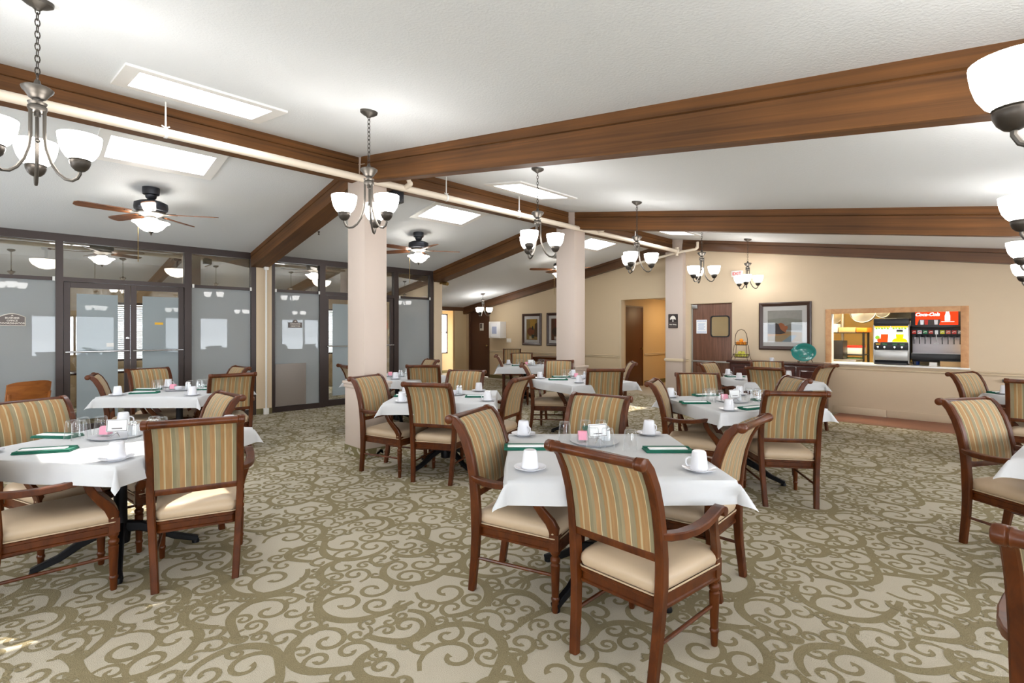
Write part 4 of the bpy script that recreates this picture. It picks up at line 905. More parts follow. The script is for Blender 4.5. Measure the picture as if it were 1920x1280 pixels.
CHAIRS = [
    ('T1', (-1.25, 1.715), 89, 'striped armchair seen from behind, at the near edge of the front centre table'),
    ('T1', (-2.40, 2.03), 20, 'striped armchair in profile, cloth hanging over its arm, at the front centre table'),
    ('T1', (-2.28, 3.25), 281, 'striped armchair facing the camera beyond the front centre table'),
    ('T1', (-1.04, 2.95), 183, 'striped armchair seen edge-on from behind at the end of the front centre table'),
    ('T2', (-3.25, .755), 163, 'striped armchair with sunlit seat, seen from behind at the front glass-side table'),
    ('T2', (-4.98, .11), 24, 'wide striped chair back cut by the picture edge behind the front glass-side table'),
    ('T2', (-3.86, -.20), 91, 'cream seat and turned front leg cut by the picture edge before the front glass-side table'),
    ('T2', (-4.40, 1.27), 273, 'rolled-back striped chair facing the camera beyond the front glass-side table'),
    ('T3', (-7.39, .70), 78, 'side-on striped armchair with long curved arm at the double glass doors table'),
    ('T3', (-8.08, 1.34), 10, 'striped armchair facing the room with its back to the double glass doors'),
    ('T3', (-6.39, 1.87), 175, 'striped armchair seen from behind at the table by the double glass doors'),
    ('T3', (-7.58, 2.33), 275, 'half-hidden striped chair back in front of the beige post of the glass wall'),
    ('T4', (-5.08, 2.80), 20, 'striped armchair standing against the near pillar, seat and turned leg in view'),
    ('T4', (-3.95, 2.80), 118, 'striped armchair seen from behind at the table next to the near pillar'),
    ('T4', (-4.88, 4.09), 301, 'striped armchair facing the camera at the far side of the near-pillar table'),
    ('T4', (-3.75, 3.94), 200, 'striped chair seen edge-on from behind at the end of the near-pillar table'),
    ('T5', (-6.88, 3.45), 80, 'curved chair post half hidden by the near pillar'),
    ('T5', (-6.07, 4.26), 135, 'square striped chair back seen from behind, table behind the near pillar'),
    ('T5', (-7.16, 5.23), 258, 'small striped chair back just before the cream post ending the glass wall'),
    ('T7', (-5.26, 5.46), 42, 'side-on striped armchair with brightly lit cream seat at the far-pillar table'),
    ('T7', (-5.45, 6.56), 305, 'striped armchair facing the camera just in front of the far pillar'),
    ('T7', (-3.79, 5.50), 135, 'striped armchair seen from behind at the far-pillar table'),
    ('T7', (-4.30, 7.02), 218, 'pale-sided chair in profile before the open corridor door'),
    ('T8', (-7.52, 7.05), 45, 'thin striped chair in side view at the table under the paired prints'),
    ('T8', (-7.80, 8.10), 315, 'striped chair facing the camera at the table under the paired prints'),
    ('T9', (-2.60, 4.55), 21, 'striped armchair in profile with broad cream seat at the middle kitchen-side table'),
    ('T9', (-2.66, 5.69), 306, 'striped armchair facing the camera beyond the middle kitchen-side table'),
    ('T9', (-1.28, 4.53), 126, 'fully visible striped armchair seen from behind at the middle kitchen-side table'),
    ('T9', (-1.66, 5.92), 222, 'rolled striped chair back low beyond the middle kitchen-side table'),
    ('T10', (-3.45, 7.69), 355, 'striped chair with glowing rolled top in front of the swing door'),
    ('T10', (-2.91, 8.72), 294, 'striped chair facing the camera close in front of the sideboard'),
    ('T10', (-2.44, 7.22), 93, 'striped chair seen from behind at the sideboard table'),
    ('T10', (-1.94, 8.38), 169, 'curved chair back in side view below the corner of the serving hatch'),
    ('T11', (-.51, 8.03), 335, 'striped armchair with its back to the plain wall below the hatch end'),
    ('T11', (.12, 7.22), 88, 'striped chair cut by the picture edge, seen from behind at the chair-rail table'),
    ('T12', (-.30, 4.95), 330, 'large pale-striped armchair with shining wood, alone beside the open carpet'),
    ('T12', (.19, 1.72), 80, 'dark glossy chair post and rolled rail cut off in the near corner'),
]
for k, mid, face, lab in CHAIRS: chair(mid, face, lab, 'striped dining armchairs')
# two more chairs and a bare table by the back wall
chair((-9.75, 9.75), 315, 'shaded striped chair against the back wall under the framed print', 'striped dining armchairs')
t = thing('console_table', 'brown console table standing against the back wall below the prints', 'table', (-8.85, 10.45, 0))
m = M(); m.box(-.75, .75, -.3, .3, .73, .765); ob('table_top', m, 'chair', t, bevel=.006)
m = M(); m.box(-.70, .70, -.27, .27, .64, .73); ob('apron', m, 'chair', t, bevel=.004)
for sx in (-.68, .68):
    for sy in (-.24, .24): m = M(); m.box(sx - .028, sx + .028, sy - .028, sy + .028, 0, .66); ob('leg', m, 'chair', t, bevel=.004)
chair((-8.05, 9.90), 200, 'dim chair almost hidden by the far pillar next to the console table', 'striped dining armchairs')

# ------------------------------------------------------------------ place settings
CUP = [('cup_body', mesh('cup_body', M().lathe([(.043, 0), (.0445, .006), (.036, .078), (.034, .089), (.029, .094), (.001, .0945)], 20, None, False, True), 'china')),]
m_ = M(); m_.tube([(.040, 0, .018), (.056, 0, .016), (.064, 0, .030), (.062, 0, .048), (.050, 0, .058), (.037, 0, .058)], .0045, 8)
CUPH = mesh('handle', m_, 'china')
SAU = mesh('saucer', M().lathe([(.045, .001), (.047, .004), (.060, .008), (.082, .016), (.083, .0185), (.060, .012), (.040, .0075), (.001, .0070)], 24), 'china')
TUM = mesh('tumbler', M().lathe([(.0415, 0), (.0425, .004), (.040, .035), (.0345, .105), (.0325, .120), (.030, .125), (.001, .126)], 32, None, False, True, .022, 10), 'glass')
nm_ = M(); nm_.box(-.140, .140, -.056, .056, 0, .008); nm_.box(-.138, .138, -.053, .052, .008, .015); nm_.box(-.138, .134, .012, .053, .015, .020)
NAP = mesh('napkin', nm_, 'green', bevel=.003)
WRAP = mesh('paper_wrap', M().box(-.118, .108, -.038, .009, .0152, .0225), 'paper', bevel=.004)
TRAY = mesh('tray', M().lathe([(.001, 0), (.13, 0), (.135, .004), (.15, .011), (.152, .013), (.13, .007), (.001, .006)], 28), 'trayg')
SHK = [('glass_body', mesh('glass_body', M().lathe([(.020, 0), (.0205, .004), (.017, .055), (.015, .065)], 10, None, True, True), mat('shaker_glass', 'dfe3e6', .15))), ('metal_cap', mesh('metal_cap', M().lathe([(.0165, .064), (.0175, .068), (.016, .082), (.009, .090), (.001, .092)], 12), 'chrome'))]
pm = M()
for k in range(5): pm.box(-.028, .028, -.022 + k * .010, -.015 + k * .010, .012, .062 + .004 * (k % 2), rx(-4 + 2 * k))
PKT = [('holder', mesh('holder', M().box(-.034, .034, -.028, .030, 0, .012).box(-.034, -.030, -.028, .030, 0, .045).box(.030, .034, -.028, .030, 0, .045), 'glass', smooth=0)), ('packets', mesh('packets', pm, 'pink', smooth=0))]
CARD = [('card', mesh('card', M().box(-.062, .062, -.0015, .0015, .035, .115, rx(-8)), 'paper', smooth=0)), ('border', mesh('border', M().box(-.058, .058, -.003, -.0016, .109, .1115, rx(-8)).box(-.058, .058, -.003, -.0016, .0385, .041, rx(-8)).box(-.058, -.0555, -.003, -.0016, .0385, .1115, rx(-8)).box(.0555, .058, -.003, -.0016, .0385, .1115, rx(-8)).box(-.03, .03, -.003, -.0016, .053, .058, rx(-8)), 'signdark', smooth=0)), ('wire_stand', mesh('wire_stand', M().tube([(-.03, -.025, .002), (0, .004, .03), (.03, -.025, .002)], .0025, 6).tube([(0, .03, .002), (0, .006, .04)], .0025, 6).sphere((0, -.006, .03), .008, 8, 6), 'chrome'))]
BOWL = mesh('creamer_bowl', M().lathe([(.02, 0), (.034, .01), (.042, .035), (.043, .045), (.040, .045), (.03, .012), (.001, .010)], 16), 'china')
TOP = TZ + .0045
ORD = ['first', 'second', 'third', 'fourth', 'fifth', 'sixth', 'seventh', 'eighth']
def lat(p): return (p[0] + p[1]) / (p[1] - p[0])
def where(d):
    l, f = (d[0] + d[1]) / 1.414, (d[1] - d[0]) / 1.414
    a = math.degrees(math.atan2(f, l)) % 360
    return ['right end', 'far right', 'far edge', 'far left', 'left end', 'near left', 'near edge', 'near right'][int(((a + 22.5) % 360) // 45)]
def settings(key, cups, naps, glasses, center=None, card=True, handle=0):
    c, rot, nm = TAB[key]; used = {}
    def W(d): return (c[0] + d[0], c[1] + d[1])
    def uq(kind, d):
        w_ = where(d); n = used.get((kind, w_), 0); used[(kind, w_)] = n + 1
        return w_ if n == 0 else w_ + (', inner one,' if n == 1 else ', innermost one,')
    for i, d in enumerate(cups):
        u = uq('cup', d); x, y = W(d)
        s_ = inst('saucer', SAU); s_.location = (x, y, TOP); tag(s_, 'white saucer under the upside-down cup, %s of the %s' % (u, nm), 'saucer', 'white saucers')
        t = thing('cup', 'upside-down white cup on its saucer, %s of the %s' % (u, nm), 'cup', (x, y, TOP + .0078), handle + 70 * i, 'upside-down white cups')
        inst('cup_body', CUP[0][1], t); inst('handle', CUPH, t)
    for i, d in enumerate(naps):
        u = uq('nap', d); x, y = W(d)
        a = d[2] if len(d) > 2 else math.degrees(math.atan2(d[1], d[0]))
        t = thing('napkin', 'folded green napkin with white wrap, %s of the %s' % (u, nm), 'napkin', (x, y, TOP), a, 'folded green napkins')
        t2 = inst('cloth_fold', NAP, t); inst('paper_wrap', WRAP, t)
    gs = sorted([W(d) for d in glasses], key=lat)
    for i, (x, y) in enumerate(gs):
        o = inst('tumbler', TUM); o.location = (x, y, TOP + (.0115 if center and math.hypot(x - c[0] - center[0], y - c[1] - center[1]) < .1 else 0))
        tag(o, 'clear upside-down tumbler, %s from the left on the %s' % (ORD[i], nm), 'glass', 'upside-down tumblers')
    if center:
        x, y = W(center)
        o = inst('tray', TRAY); o.location = (x, y, TOP); tag(o, 'round grey tray holding the condiments on the %s' % nm, 'tray', 'condiment trays')
        zt = TOP + .0065; L = (.7071, .7071); F_ = (-.7071, .7071)
        def P(l, f): return (x + L[0] * l + F_[0] * f, y + L[1] * l + F_[1] * f, zt)
        t = thing('sugar_packets', 'pink sugar packets in a clear holder on the %s' % nm, 'sugar packets', P(-.075, .0), 45, 'pink sugar packets')
        for n_, me in PKT: inst(n_, me, t)
        for k, (l, f, w_) in enumerate(((.055, .055, 'left'), (.09, .04, 'right'))):
            t = thing('shaker', '%s one of two metal-capped glass shakers on the %s' % (w_, nm), 'shaker', P(l, f), 0, 'salt and pepper shakers')
            for n_, me in SHK: inst(n_, me, t)
        if card:
            t = thing('table_card', 'white black-bordered card in a wire stand on the %s' % nm, 'card', P(.02, -.03), 60, 'table cards')
            for n_, me in CARD: inst(n_, me, t)
        else:
            o = inst('creamer_bowl', BOWL); o.location = P(.02, -.05); tag(o, 'small white bowl among the condiments on the %s' % nm, 'bowl', 'small white bowls')
def gen(key, r=.62, rn=.44):
    a0 = TAB[key][1]; cups = []; naps = []
    for k in range(4):
        a = math.radians(a0 + 45 + 90 * k); cups.append((r * math.cos(a), r * math.sin(a)))
        a = math.radians(a0 + 90 * k); naps.append((rn * math.cos(a), rn * math.sin(a)))
    return cups, naps
def cl(cx_, cy_, pts): return [(cx_ + .7071 * l - .7071 * f, cy_ + .7071 * l + .7071 * f) for l, f in pts]
EIGHT = [(-.25, .03), (-.17, .08), (-.24, -.07), (-.165, -.10), (.20, .07), (.27, .04), (.19, -.09), (.275, -.06)]
settings('T1', [(-.66, .03), (-.07, .65), (-.05, -.56), (.57, .03)], [(-.38, -.23, 45), (.25, .31, 45), (-.40, .46, 135)], [(-.35, .09), (-.29, .23), (-.22, .30), (-.10, .05), (-.03, .10), (.09, .16)], (-.19, .19))
settings('T2', gen('T2')[0], [(.08, -.36, 62), (-.42, -.28, 40), (.30, .26, 40), (-.25, .36, 130)], cl(-.14, 0, EIGHT), (-.14, 0))
settings('T3', gen('T3', .58)[0], [(-.03, -.33, 60), (-.40, -.24, 45), (.10, .30, 50), (-.28, .40, 45)], cl(-.10, .02, EIGHT), (-.10, .02), card=False)
settings('T4', [(.08, -.60), (-.50, -.18), (-.08, .55), (.60, .07)], [(.31, .20, 45), (-.28, -.30, 45), (.25, -.30, 45)], cl(-.1, .12, [(-.25, .03), (-.18, .10)]), (-.06, .14), card=False)
settings('T5', [(.30, -.22), (-.3, .4)], [(.22, .30, 45)], cl(-.06, .0, EIGHT[:3] + EIGHT[4:7]), (-.06, 0), card=False)
settings('T7', [(-.60, -.22), (.19, -.30), (.22, .62), (-.5, .45)], [(-.28, -.18, 45), (-.52, .18, 45)], cl(-.2, .26, EIGHT[:2] + EIGHT[4:7]), (-.2, .26), card=False)
settings('T8', [(-.52, .04)], [(-.10, -.08, 45)], cl(0, .15, EIGHT[:2] + EIGHT[4:6]), (0, .15))
settings('T9', [(-.64, -.12), (.16, -.58), (.60, .14), (-.2, .6)], [(-.26, -.36, 45), (-.44, .28, 60), (.27, -.32, 70), (.16, .34, 60)], cl(-.05, .02, EIGHT), (-.05, .02))
settings('T10', [(-.62, .18), (-.20, -.46), (.20, .42)], [(-.42, -.05, 45)], cl(0, 0, EIGHT[4:6]), (0, 0), card=False)
settings('T11', [(-.58, .02)], [(-.60, .14, 45), (-.42, -.12, 45)], [], None)
settings('T12', [], [(-.40, -.25, 45)], [], None)
# ------------------------------------------------------------------ sideboard and what stands on it
t = thing('sideboard', 'long dark mahogany sideboard below the autumn landscape', 'sideboard', (-3.27, 10.34, 0))
m = M(); m.box(-.80, .80, -.20, .24, .06, .85); ob('body', m, 'mahog', t, bevel=.006)
m = M(); m.box(-.85, .85, -.25, .25, .85, .89); ob('worktop', m, 'mahog', t, bevel=.01)
m = M(); m.box(-.78, .78, -.18, .22, 0, .06); ob('plinth', m, 'mahog', t)
for k in range(4):
    x = -.78 + k * .39
    m = M(); m.loft([[(xx, yy, zz) for xx, zz in q] for q, yy in ((((x + .015, .10), (x + .375, .10), (x + .375, .82), (x + .015, .82)), -.20), (((x + .015, .10), (x + .375, .10), (x + .375, .82), (x + .015, .82)), -.218), (((x + .065, .15), (x + .325, .15), (x + .325, .77), (x + .065, .77)), -.218), (((x + .075, .16), (x + .315, .16), (x + .315, .76), (x + .075, .76)), -.206), (((x + .095, .18), (x + .295, .18), (x + .295, .74), (x + .095, .74)), -.214))])
    d = ob('cabinet_door', m, 'mahog', t, smooth=0)
    kn = M(); kn.sphere((x + (.345 if k % 2 == 0 else .045), -.232, .5), .013, 10, 8); ob('knob', kn, 'brass', d)
SBZ = .89
t = thing('fruit_stand', 'two-tier arched wire fruit stand on the sideboard beside the swing door', 'fruit stand', (-3.90, 10.28, SBZ))
m = M()
m.tube([(-.115, 0, .30), (-.118, 0, .42), (-.10, 0, .52), (-.06, 0, .585), (0, 0, .61), (.06, 0, .585), (.10, 0, .52), (.118, 0, .42), (.115, 0, .30)], .006, 6)
for sx in (-1, 1):
    for sy in (-1, 1): m.tube([(sx * .115, sy * .05, .30), (sx * .135, sy * .08, .08), (sx * .15, sy * .09, .03), (sx * .165, sy * .10, .012), (sx * .155, sy * .1, .006)], .005, 6)
ob('wire_frame', m, 'wire', t)
for z, a, b, h in ((.06, .150, .10, .06), (.30, .12, .085, .05)):
    m = M(); n = 20
    for zz, q in ((z, .9), (z + h, 1.0)): m.tube([(a * q * math.cos(6.283 * k / n), b * q * math.sin(6.283 * k / n), zz) for k in range(n)], .0045, 6, closed=True)
    for k in range(n):
        c0, s0 = math.cos(6.283 * k / n), math.sin(6.283 * k / n); m.tube([(a * .9 * c0, b * .9 * s0, z), (a * c0, b * s0, z + h)], .0025, 4)
    for k in range(-3, 4): m.tube([(a * .27 * k, -b * .9 * math.sqrt(1 - (.3 * k) ** 2), z), (a * .27 * k, b * .9 * math.sqrt(1 - (.3 * k) ** 2), z)], .0025, 4)
    ob('basket', m, 'wire', t)
OR = [(-.065, 0, 0), (.0, -.035, 0), (.065, .0, 0), (.0, .045, 0), (.0, .005, .055)]
OL = ['orange at the swing-door end of the upper fruit basket', 'front middle orange in the upper fruit basket', 'orange at the picture end of the upper fruit basket', 'rear orange half hidden in the upper fruit basket', 'topmost orange of the pile in the upper fruit basket']
for (x, y, z), l in zip(OR, OL):
    m = M(); m.sphere((0, 0, 0), .037, 14, 10, sz=.95); o = ob('orange', m, 'orangefruit'); o.location = (-3.90 + x, 10.28 + y, SBZ + .337 + z); tag(o, l, 'orange', 'oranges in the upper basket')
PL = ['yellow-green pear at the swing-door end of the lower basket', 'second yellow-green pear from the swing-door end of the lower basket', 'third yellow-green pear in the front of the lower basket', 'yellow-green pear at the picture end of the lower basket', 'first yellow-green pear lying on top in the lower basket', 'second yellow-green pear lying on top in the lower basket']
for i, ((x, y, z), l) in enumerate(zip([(-.09, 0, 0), (-.03, -.02, 0), (.03, -.02, 0), (.09, 0, 0), (-.03, .01, .05), (.035, .015, .05)], PL)):
    t = thing('pear', l, 'pear', (-3.90 + x, 10.28 + y, SBZ + .10 + z), 40 * i, 'pears in the lower basket')
    m = M(); m.lathe([(.006, -.034), (.022, -.030), (.033, -.012), (.033, .004), (.022, .024), (.016, .040), (.008, .048), (.001, .049)], 14, rx(65)); ob('flesh', m, 'pearfruit', t)
    m = M(); m.tube([(0, 0, .047), (.003, 0, .062)], .002, 5, rx(65)); ob('stem', m, 'wire', t)
t = thing('cup', 'small white cup standing alone on the middle of the sideboard', 'cup', (-3.33, 10.25, SBZ))
m = M(); m.lathe([(.028, 0), (.032, .004), (.037, .075), (.034, .075), (.029, .008), (.001, .006)], 16); ob('cup_body', m, 'china', t)
m = M(); m.tube([(.035, 0, .06), (.055, 0, .055), (.055, 0, .025), (.033, 0, .018)], .004, 6); ob('handle', m, 'china', t)
t = thing('platter', 'oval teal glazed platter propped up at the hatch end of the sideboard', 'platter', (-2.80, 10.28, SBZ + .018))
m = M(); rings = []
for q, d in ((.02, .03), (.55, .03), (.62, .022), (.70, .012), (.97, -.012), (1.0, -.012), (1.0, -.004), (.72, .022), (.6, .038), (.02, .04)):
    rings.append([(.205 * q * math.cos(6.283 * k / 36), d, .175 + .168 * q * math.sin(6.283 * k / 36)) for k in range(36)])
m.loft(rings, T=rx(-12)); ob('plate', m, 'teal', t)
m = M(); m.tube([(-.208 + .02, -.012, .17), (-.215, -.014, .20), (-.19, -.008, .225)], .010, 8, rx(-12)); ob('handle_grip', m, 'teal', t)
t = thing('plate_easel', 'small wooden easel holding the teal platter on the sideboard', 'easel', (-2.80, 10.28, SBZ))
m = M()
for x in (-.07, .07): m.tube([(x, -.07, .012), (x, -.06, .012), (x, .02, .014), (x, .07, .16)], .006, 6); m.tube([(x, -.07, .012), (x, -.072, .04)], .006, 6); m.tube([(x, .07, .16), (x * 1.6, .15, .008)], .006, 6)
m.tube([(-.07, .045, .09), (.07, .045, .09)], .005, 6); ob('stand', m, 'wire', t)

# ------------------------------------------------------------------ serving hatch and kitchen
fr = M()
fr.box(-2.52, -2.43, YR - .02, YR + .02, .885, 1.86); fr.box(-.67, -.575, YR - .02, YR + .02, .885, 1.86); fr.box(-2.43, -.67, YR - .02, YR + .02, 1.775, 1.86)
hf = struct('trim_4', fr, 'oak', bevel=.004)
m = M(); m.box(-2.45, -2.43, YR, YR + .16, .89, 1.80); m.box(-.67, -.65, YR, YR + .16, .89, 1.80); m.box(-2.43, -.67, YR, YR + .16, 1.79, 1.81); ob('lining', m, 'white', hf, smooth=0)
m = M(); m.box(-2.54, -.56, YR - .05, YR + .62, .868, .893); c_ = ob('counter', m, 'white', None, bevel=.004); tag(c_, 'white serving counter running through the hatch', 'counter')
m = M(); m.box(-2.50, -.6, YR + .15, YR + .58, 0, .868); tag(ob('base_cabinet', m, 'white', None, bevel=.004), 'plain base cabinet under the white serving counter inside the kitchen', 'cabinet')
CZ = .893
# juice dispenser with two backlit pictures
JX0, JX1, JY = -1.83, -1.335, YR + .17
t = thing('juice_dispenser', 'black and steel juice dispenser with two glowing fruit pictures on the hatch counter', 'dispenser', ((JX0 + JX1) / 2, JY, CZ)); hw = (JX1 - JX0) / 2
m = M(); m.box(-hw, hw, .06, .40, .03, .79); ob('body', m, 'black', t, bevel=.012)
m = M(); m.box(-hw, hw, .0, .08, .66, .79); ob('hood', m, 'black', t, bevel=.014)
m = M(); m.box(-hw + .0, hw - .0, .0, .06, .25, .37); ob('tap_panel', m, 'black', t, bevel=.008)
m = M(); m.box(-hw + .01, hw - .01, .025, .06, .07, .25); ob('splash_panel', m, 'steel', t, bevel=.004)
for x in (-hw - .005, hw - .015): m = M(); m.box(x, x + .02, .0, .06, .02, .68); ob('side_rail', m, 'steel', t, bevel=.004)
m = M(); m.box(-hw + .02, hw - .02, -.06, .10, .0, .035); ob('drip_tray', m, 'black', t, bevel=.006)
e_w = lamp('backlit_white', 'fbfbea', 1.25); e_o = lamp('backlit_orange', 'f8b414', 1.1); e_r = lamp('backlit_red', 'ea4a1c', 1.0); e_g = lamp('backlit_green', '7fae3c', 1.0); e_y = lamp('backlit_yellow', 'f0b02c', 1.1)
e_red = lamp('backlit_sign_red', 'f03a1a', 1.1); e_sw = lamp('backlit_sign_white', 'ffffff', 1.6)
def flat(name, poly, material, par, y): m = M(); m.prism(poly, 0, .0006, tr(0, y) @ FY); ob(name, m, material, par, smooth=0)
def circ(x, z, r, a0=0, a1=360, n=14): return [(x + r * math.cos(math.radians(a0 + (a1 - a0) * k / n)), z + r * math.sin(math.radians(a0 + (a1 - a0) * k / n))) for k in range(n + (a1 - a0 < 360))]
for side, x0 in ((0, -hw + .012), (1, .006)):
    x1 = x0 + hw - .018; m = M(); m.box(x0, x1, .012, .06, .385, .655); p_ = ob('picture_panel', m, e_w, t, smooth=0); y = .0115; cx_ = (x0 + x1) / 2
    flat('yellow_band', [(x0, .63), (x1, .63), (x1, .655), (x0, .655)], e_y, p_, y)
    for k in range(5): flat('leaf', [(x0 + .01 + k * .04, .61), (x0 + .04 + k * .04, .60 + .012 * (k % 2)), (x0 + .05 + k * .04, .625), (x0 + .02 + k * .04, .632)], e_g, p_, y - .0008)
    if side == 0:
        flat('glass_picture', [(cx_ - .03, .385), (cx_ + .075, .385), (cx_ + .085, .52), (cx_ - .02, .52)], e_r, p_, y - .0016)
        flat('berry', circ(cx_ - .04, .41, .035), e_r, p_, y - .0024); flat('leaf', circ(x0 + .045, .46, .035), e_g, p_, y - .0016)
    else:
        flat('glass_picture', [(cx_ - .045, .43), (cx_ + .045, .43), (cx_ + .055, .52), (cx_ - .055, .52)], e_o, p_, y - .0016)
        flat('orange_half', circ(cx_ - .045, .387, .062, 0, 180), e_o, p_, y - .0024); flat('orange_half', circ(cx_ + .045, .387, .062, 0, 180), e_o, p_, y - .0032)
        flat('label_plate', [(cx_ - .045, .56), (cx_ + .045, .56), (cx_ + .045, .595), (cx_ - .045, .595)], MT['black'], p_, y - .0016); flat('label_strip', [(cx_ - .045, .545), (cx_ + .045, .545), (cx_ + .045, .557), (cx_ - .045, .557)], e_g, p_, y - .0016)
for k, x in enumerate((-.18, -.085, .055, .155)):
    m = M(); m.box(x - .035, x + .035, -.002, .0, .35, .358); m.box(x - .03, x + .03, -.002, 0, .333, .342); ob('flavour_strip', m, 'greenp' if k else 'yellow', t, smooth=0)
    m = M(); m.lathe([(.012, .0), (.018, .012), (.014, .03)], 10, tr(x, .0, .30) @ rx(90)); m.lathe([(.006, -.02), (.009, 0)], 8, tr(x, -.02, .285)); ob('tap', m, 'chrome', t)
m = M(); m.lathe([(.001, -.03), (.05, -.03), (.055, 0), (.05, .03), (.001, .03)], 14, tr(hw + .03, .14, .70) @ ry(90)); ob('side_knob', m, 'cream', t)
# soda fountain
SX = -.985; SY = YR + .24
t = thing('soda_fountain', 'black soda fountain with glowing red sign and levers on the hatch counter', 'dispenser', (SX, SY, CZ)); hw = .33
m = M(); m.box(-hw, hw, .10, .40, .06, 1.0); ob('body', m, 'black', t, bevel=.01)
m = M(); n = 12; rings = []
for k in range(n + 1):
    u = -1 + 2 * k / n; y = -.05 * (1 - u * u); z0 = .625 - .02 * (1 - u * u)
    rings.append([(u * hw, .10, z0), (u * hw, y + .02, z0), (u * hw, y, z0 + .03), (u * hw, y, 1.0), (u * hw, .10, 1.0)])
m.loft(rings); ob('canopy_sign_housing', m, 'black', t, smooth=30)
def curved(x0, x1, z0, z1, off_): # panel following the bowed housing
    m = M(); k = 10
    m.grid(lambda u, v: (x0 + (x1 - x0) * u, -.05 * (1 - ((x0 + (x1 - x0) * u) / hw) ** 2) - off_, z0 + (z1 - z0) * v), k, 1); return m
ob('red_sign', curved(-.27, .27, .675, .93, .003), e_red, t, recalc=False)
flat('dark_glass_picture', [(-.245, .675), (.04, .675), (.06, .765), (-.22, .765)], MT['signdark'], t, -.056)
for k, x in enumerate((-.20, -.145, -.02)): flat('cup_picture', [(x, .68), (x + .04, .68), (x + .045, .755), (x - .005, .755)], MT['red'] if k == 1 else MT['china'], t, -.0575)
lettering('Coca-Cola', .076, e_sw, t, tr(-.115, -.0585, .845) @ FY, shear=.35, bold=.0018, spacing=.95)
bt = [(.110, .74), (.175, .74), (.175, .82), (.165, .86), (.157, .93), (.128, .93), (.120, .86), (.110, .82)]
m = M(); m.prism(bt, 0, .001, tr(0, -.054) @ FY); ob('bottle_emblem', m, e_sw, t, smooth=0)
m = M(); m.box(.065, .225, -.053, -.050, .722, .729); ob('sign_line', m, e_sw, t, smooth=0)
m = M(); m.box(-hw, hw, .02, .10, .50, .60); ob('badge_rail', m, 'black', t, bevel=.006)
cols = ['c8281e', 'd8dbe2', '2c8a56', 'b84034', None, 'd6d52c', 'd66a58', 'c03a34', '8a9296']
for k, c in enumerate(cols):
    x = -.292 + k * .073
    if c is None:
        m = M(); m.box(x - .02, x + .02, .0, .02, .52, .585); m.tube([(x, .0, .53), (x, -.02, .46), (x, .0, .40)], .008, 8); m.box(x - .03, x + .03, -.01, .03, .36, .372); ob('water_tap', m, 'steel', t); continue
    m = M(); m.box(x - .028, x + .028, .008, .02, .525, .585); b_ = ob('flavour_badge', m, mat('badge_' + c, c, .3), t, bevel=.003)
    m = M(); m.add([(x - .022, .0072, .545), (x + .0, .0072, .56), (x + .022, .0072, .555), (x + .022, .0072, .563), (x, .0072, .57), (x - .022, .0072, .555)], [(0, 1, 2, 3, 4, 5)]); ob('badge_swoosh', m, 'white' if c not in ('d8dbe2',) else 'red', b_, smooth=0, recalc=False)
    m = M(); m.box(x - .02, x + .02, .0, .05, .47, .50); m.box(x - .006, x + .006, -.01, .004, .36, .49); ob('lever', m, 'black', t, bevel=.002)
    m = M(); m.lathe([(.012, -.04), (.018, 0)], 8, tr(x, .05, .47)); ob('nozzle', m, 'china', t)
m = M(); m.box(-hw + .01, hw, .07, .10, .20, .47); ob('splash_panel', m, mat('pale_panel', 'c9c2c6', .35), t, bevel=.004)
m = M(); m.box(-hw, hw, -.04, .10, .10, .20); ob('drip_tray', m, 'black', t, bevel=.008)
m = M(); m.box(-hw + .01, hw, -.03, .10, .198, .204); ob('tray_edge', m, 'steel', t)
for x in (-hw + .02, hw - .04): m = M(); m.box(x, x + .03, .12, .16, 0, .10); ob('foot', m, 'black', t)
t = thing('storage_box', 'tan front of a box under the soda fountain', 'box', (-.80, YR + .13, CZ)); m = M(); m.box(-.13, .13, 0, .10, 0, .085); ob('body', m, 'card', t, bevel=.004)
m = M(); m.box(-.138, .138, -.004, .10, .085, .10); ob('lid', m, 'black', t, bevel=.003)
t = thing('water_jug', 'blue plastic canister between the juice dispenser and soda fountain', 'canister', (-1.265, YR + .42, CZ)); m = M(); m.lathe([(.04, 0), (.045, .01), (.045, .09), (.03, .11), (.02, .13)], 14); ob('body', m, 'blue', t)
t = thing('napkin_box', 'small white box standing on the counter beneath the soda fountain levers', 'box', (-1.02, YR + .16, CZ)); m = M(); m.box(-.05, .05, 0, .05, 0, .06); ob('body', m, 'white', t, bevel=.004)
# wire shelf with supplies
KY = 12.0
t = thing('kitchen_rack', 'black wire rack of kitchen supplies seen through the hatch', 'rack', (-2.20, KY, 0))
for x in (-.95, 0):
    for y in (0, .45): m = M(); m.tube([(x, y, 0), (x, y, 1.48)], .02, 8); ob('post', m, 'black', t)
for z in (.35, .78, .98, 1.42):
    m = M(); m.box(-.95, .0, 0, .45, z, z + .02); ob('shelf', m, 'black', t, bevel=.004)
def item(name, label, cat, x0, x1, y0, y1, z, h, material, lid=None):
    t = thing(name, label, cat, ((x0 + x1) / 2, (y0 + y1) / 2, z)); a, b = (x1 - x0) / 2, (y1 - y0) / 2
    m = M(); m.box(-a, a, -b, b, 0, h); ob('body', m, material, t, bevel=.008)
    if lid: m = M(); m.box(-a - .005, a + .005, -b - .005, b + .005, h * .78, h + .006); ob('lid', m, lid, t, bevel=.006)
    return t
X0 = -2.20
item('carton', 'white carton with a red band on the middle shelf of the kitchen rack', 'box', X0 - .28, X0 - .03, KY + .03, KY + .35, 1.0, .17, 'white', 'red')
item('carton', 'small pale carton with blue lid on the middle shelf of the kitchen rack', 'box', X0 - .42, X0 - .30, KY + .03, KY + .3, 1.0, .13, 'cream', 'blue')
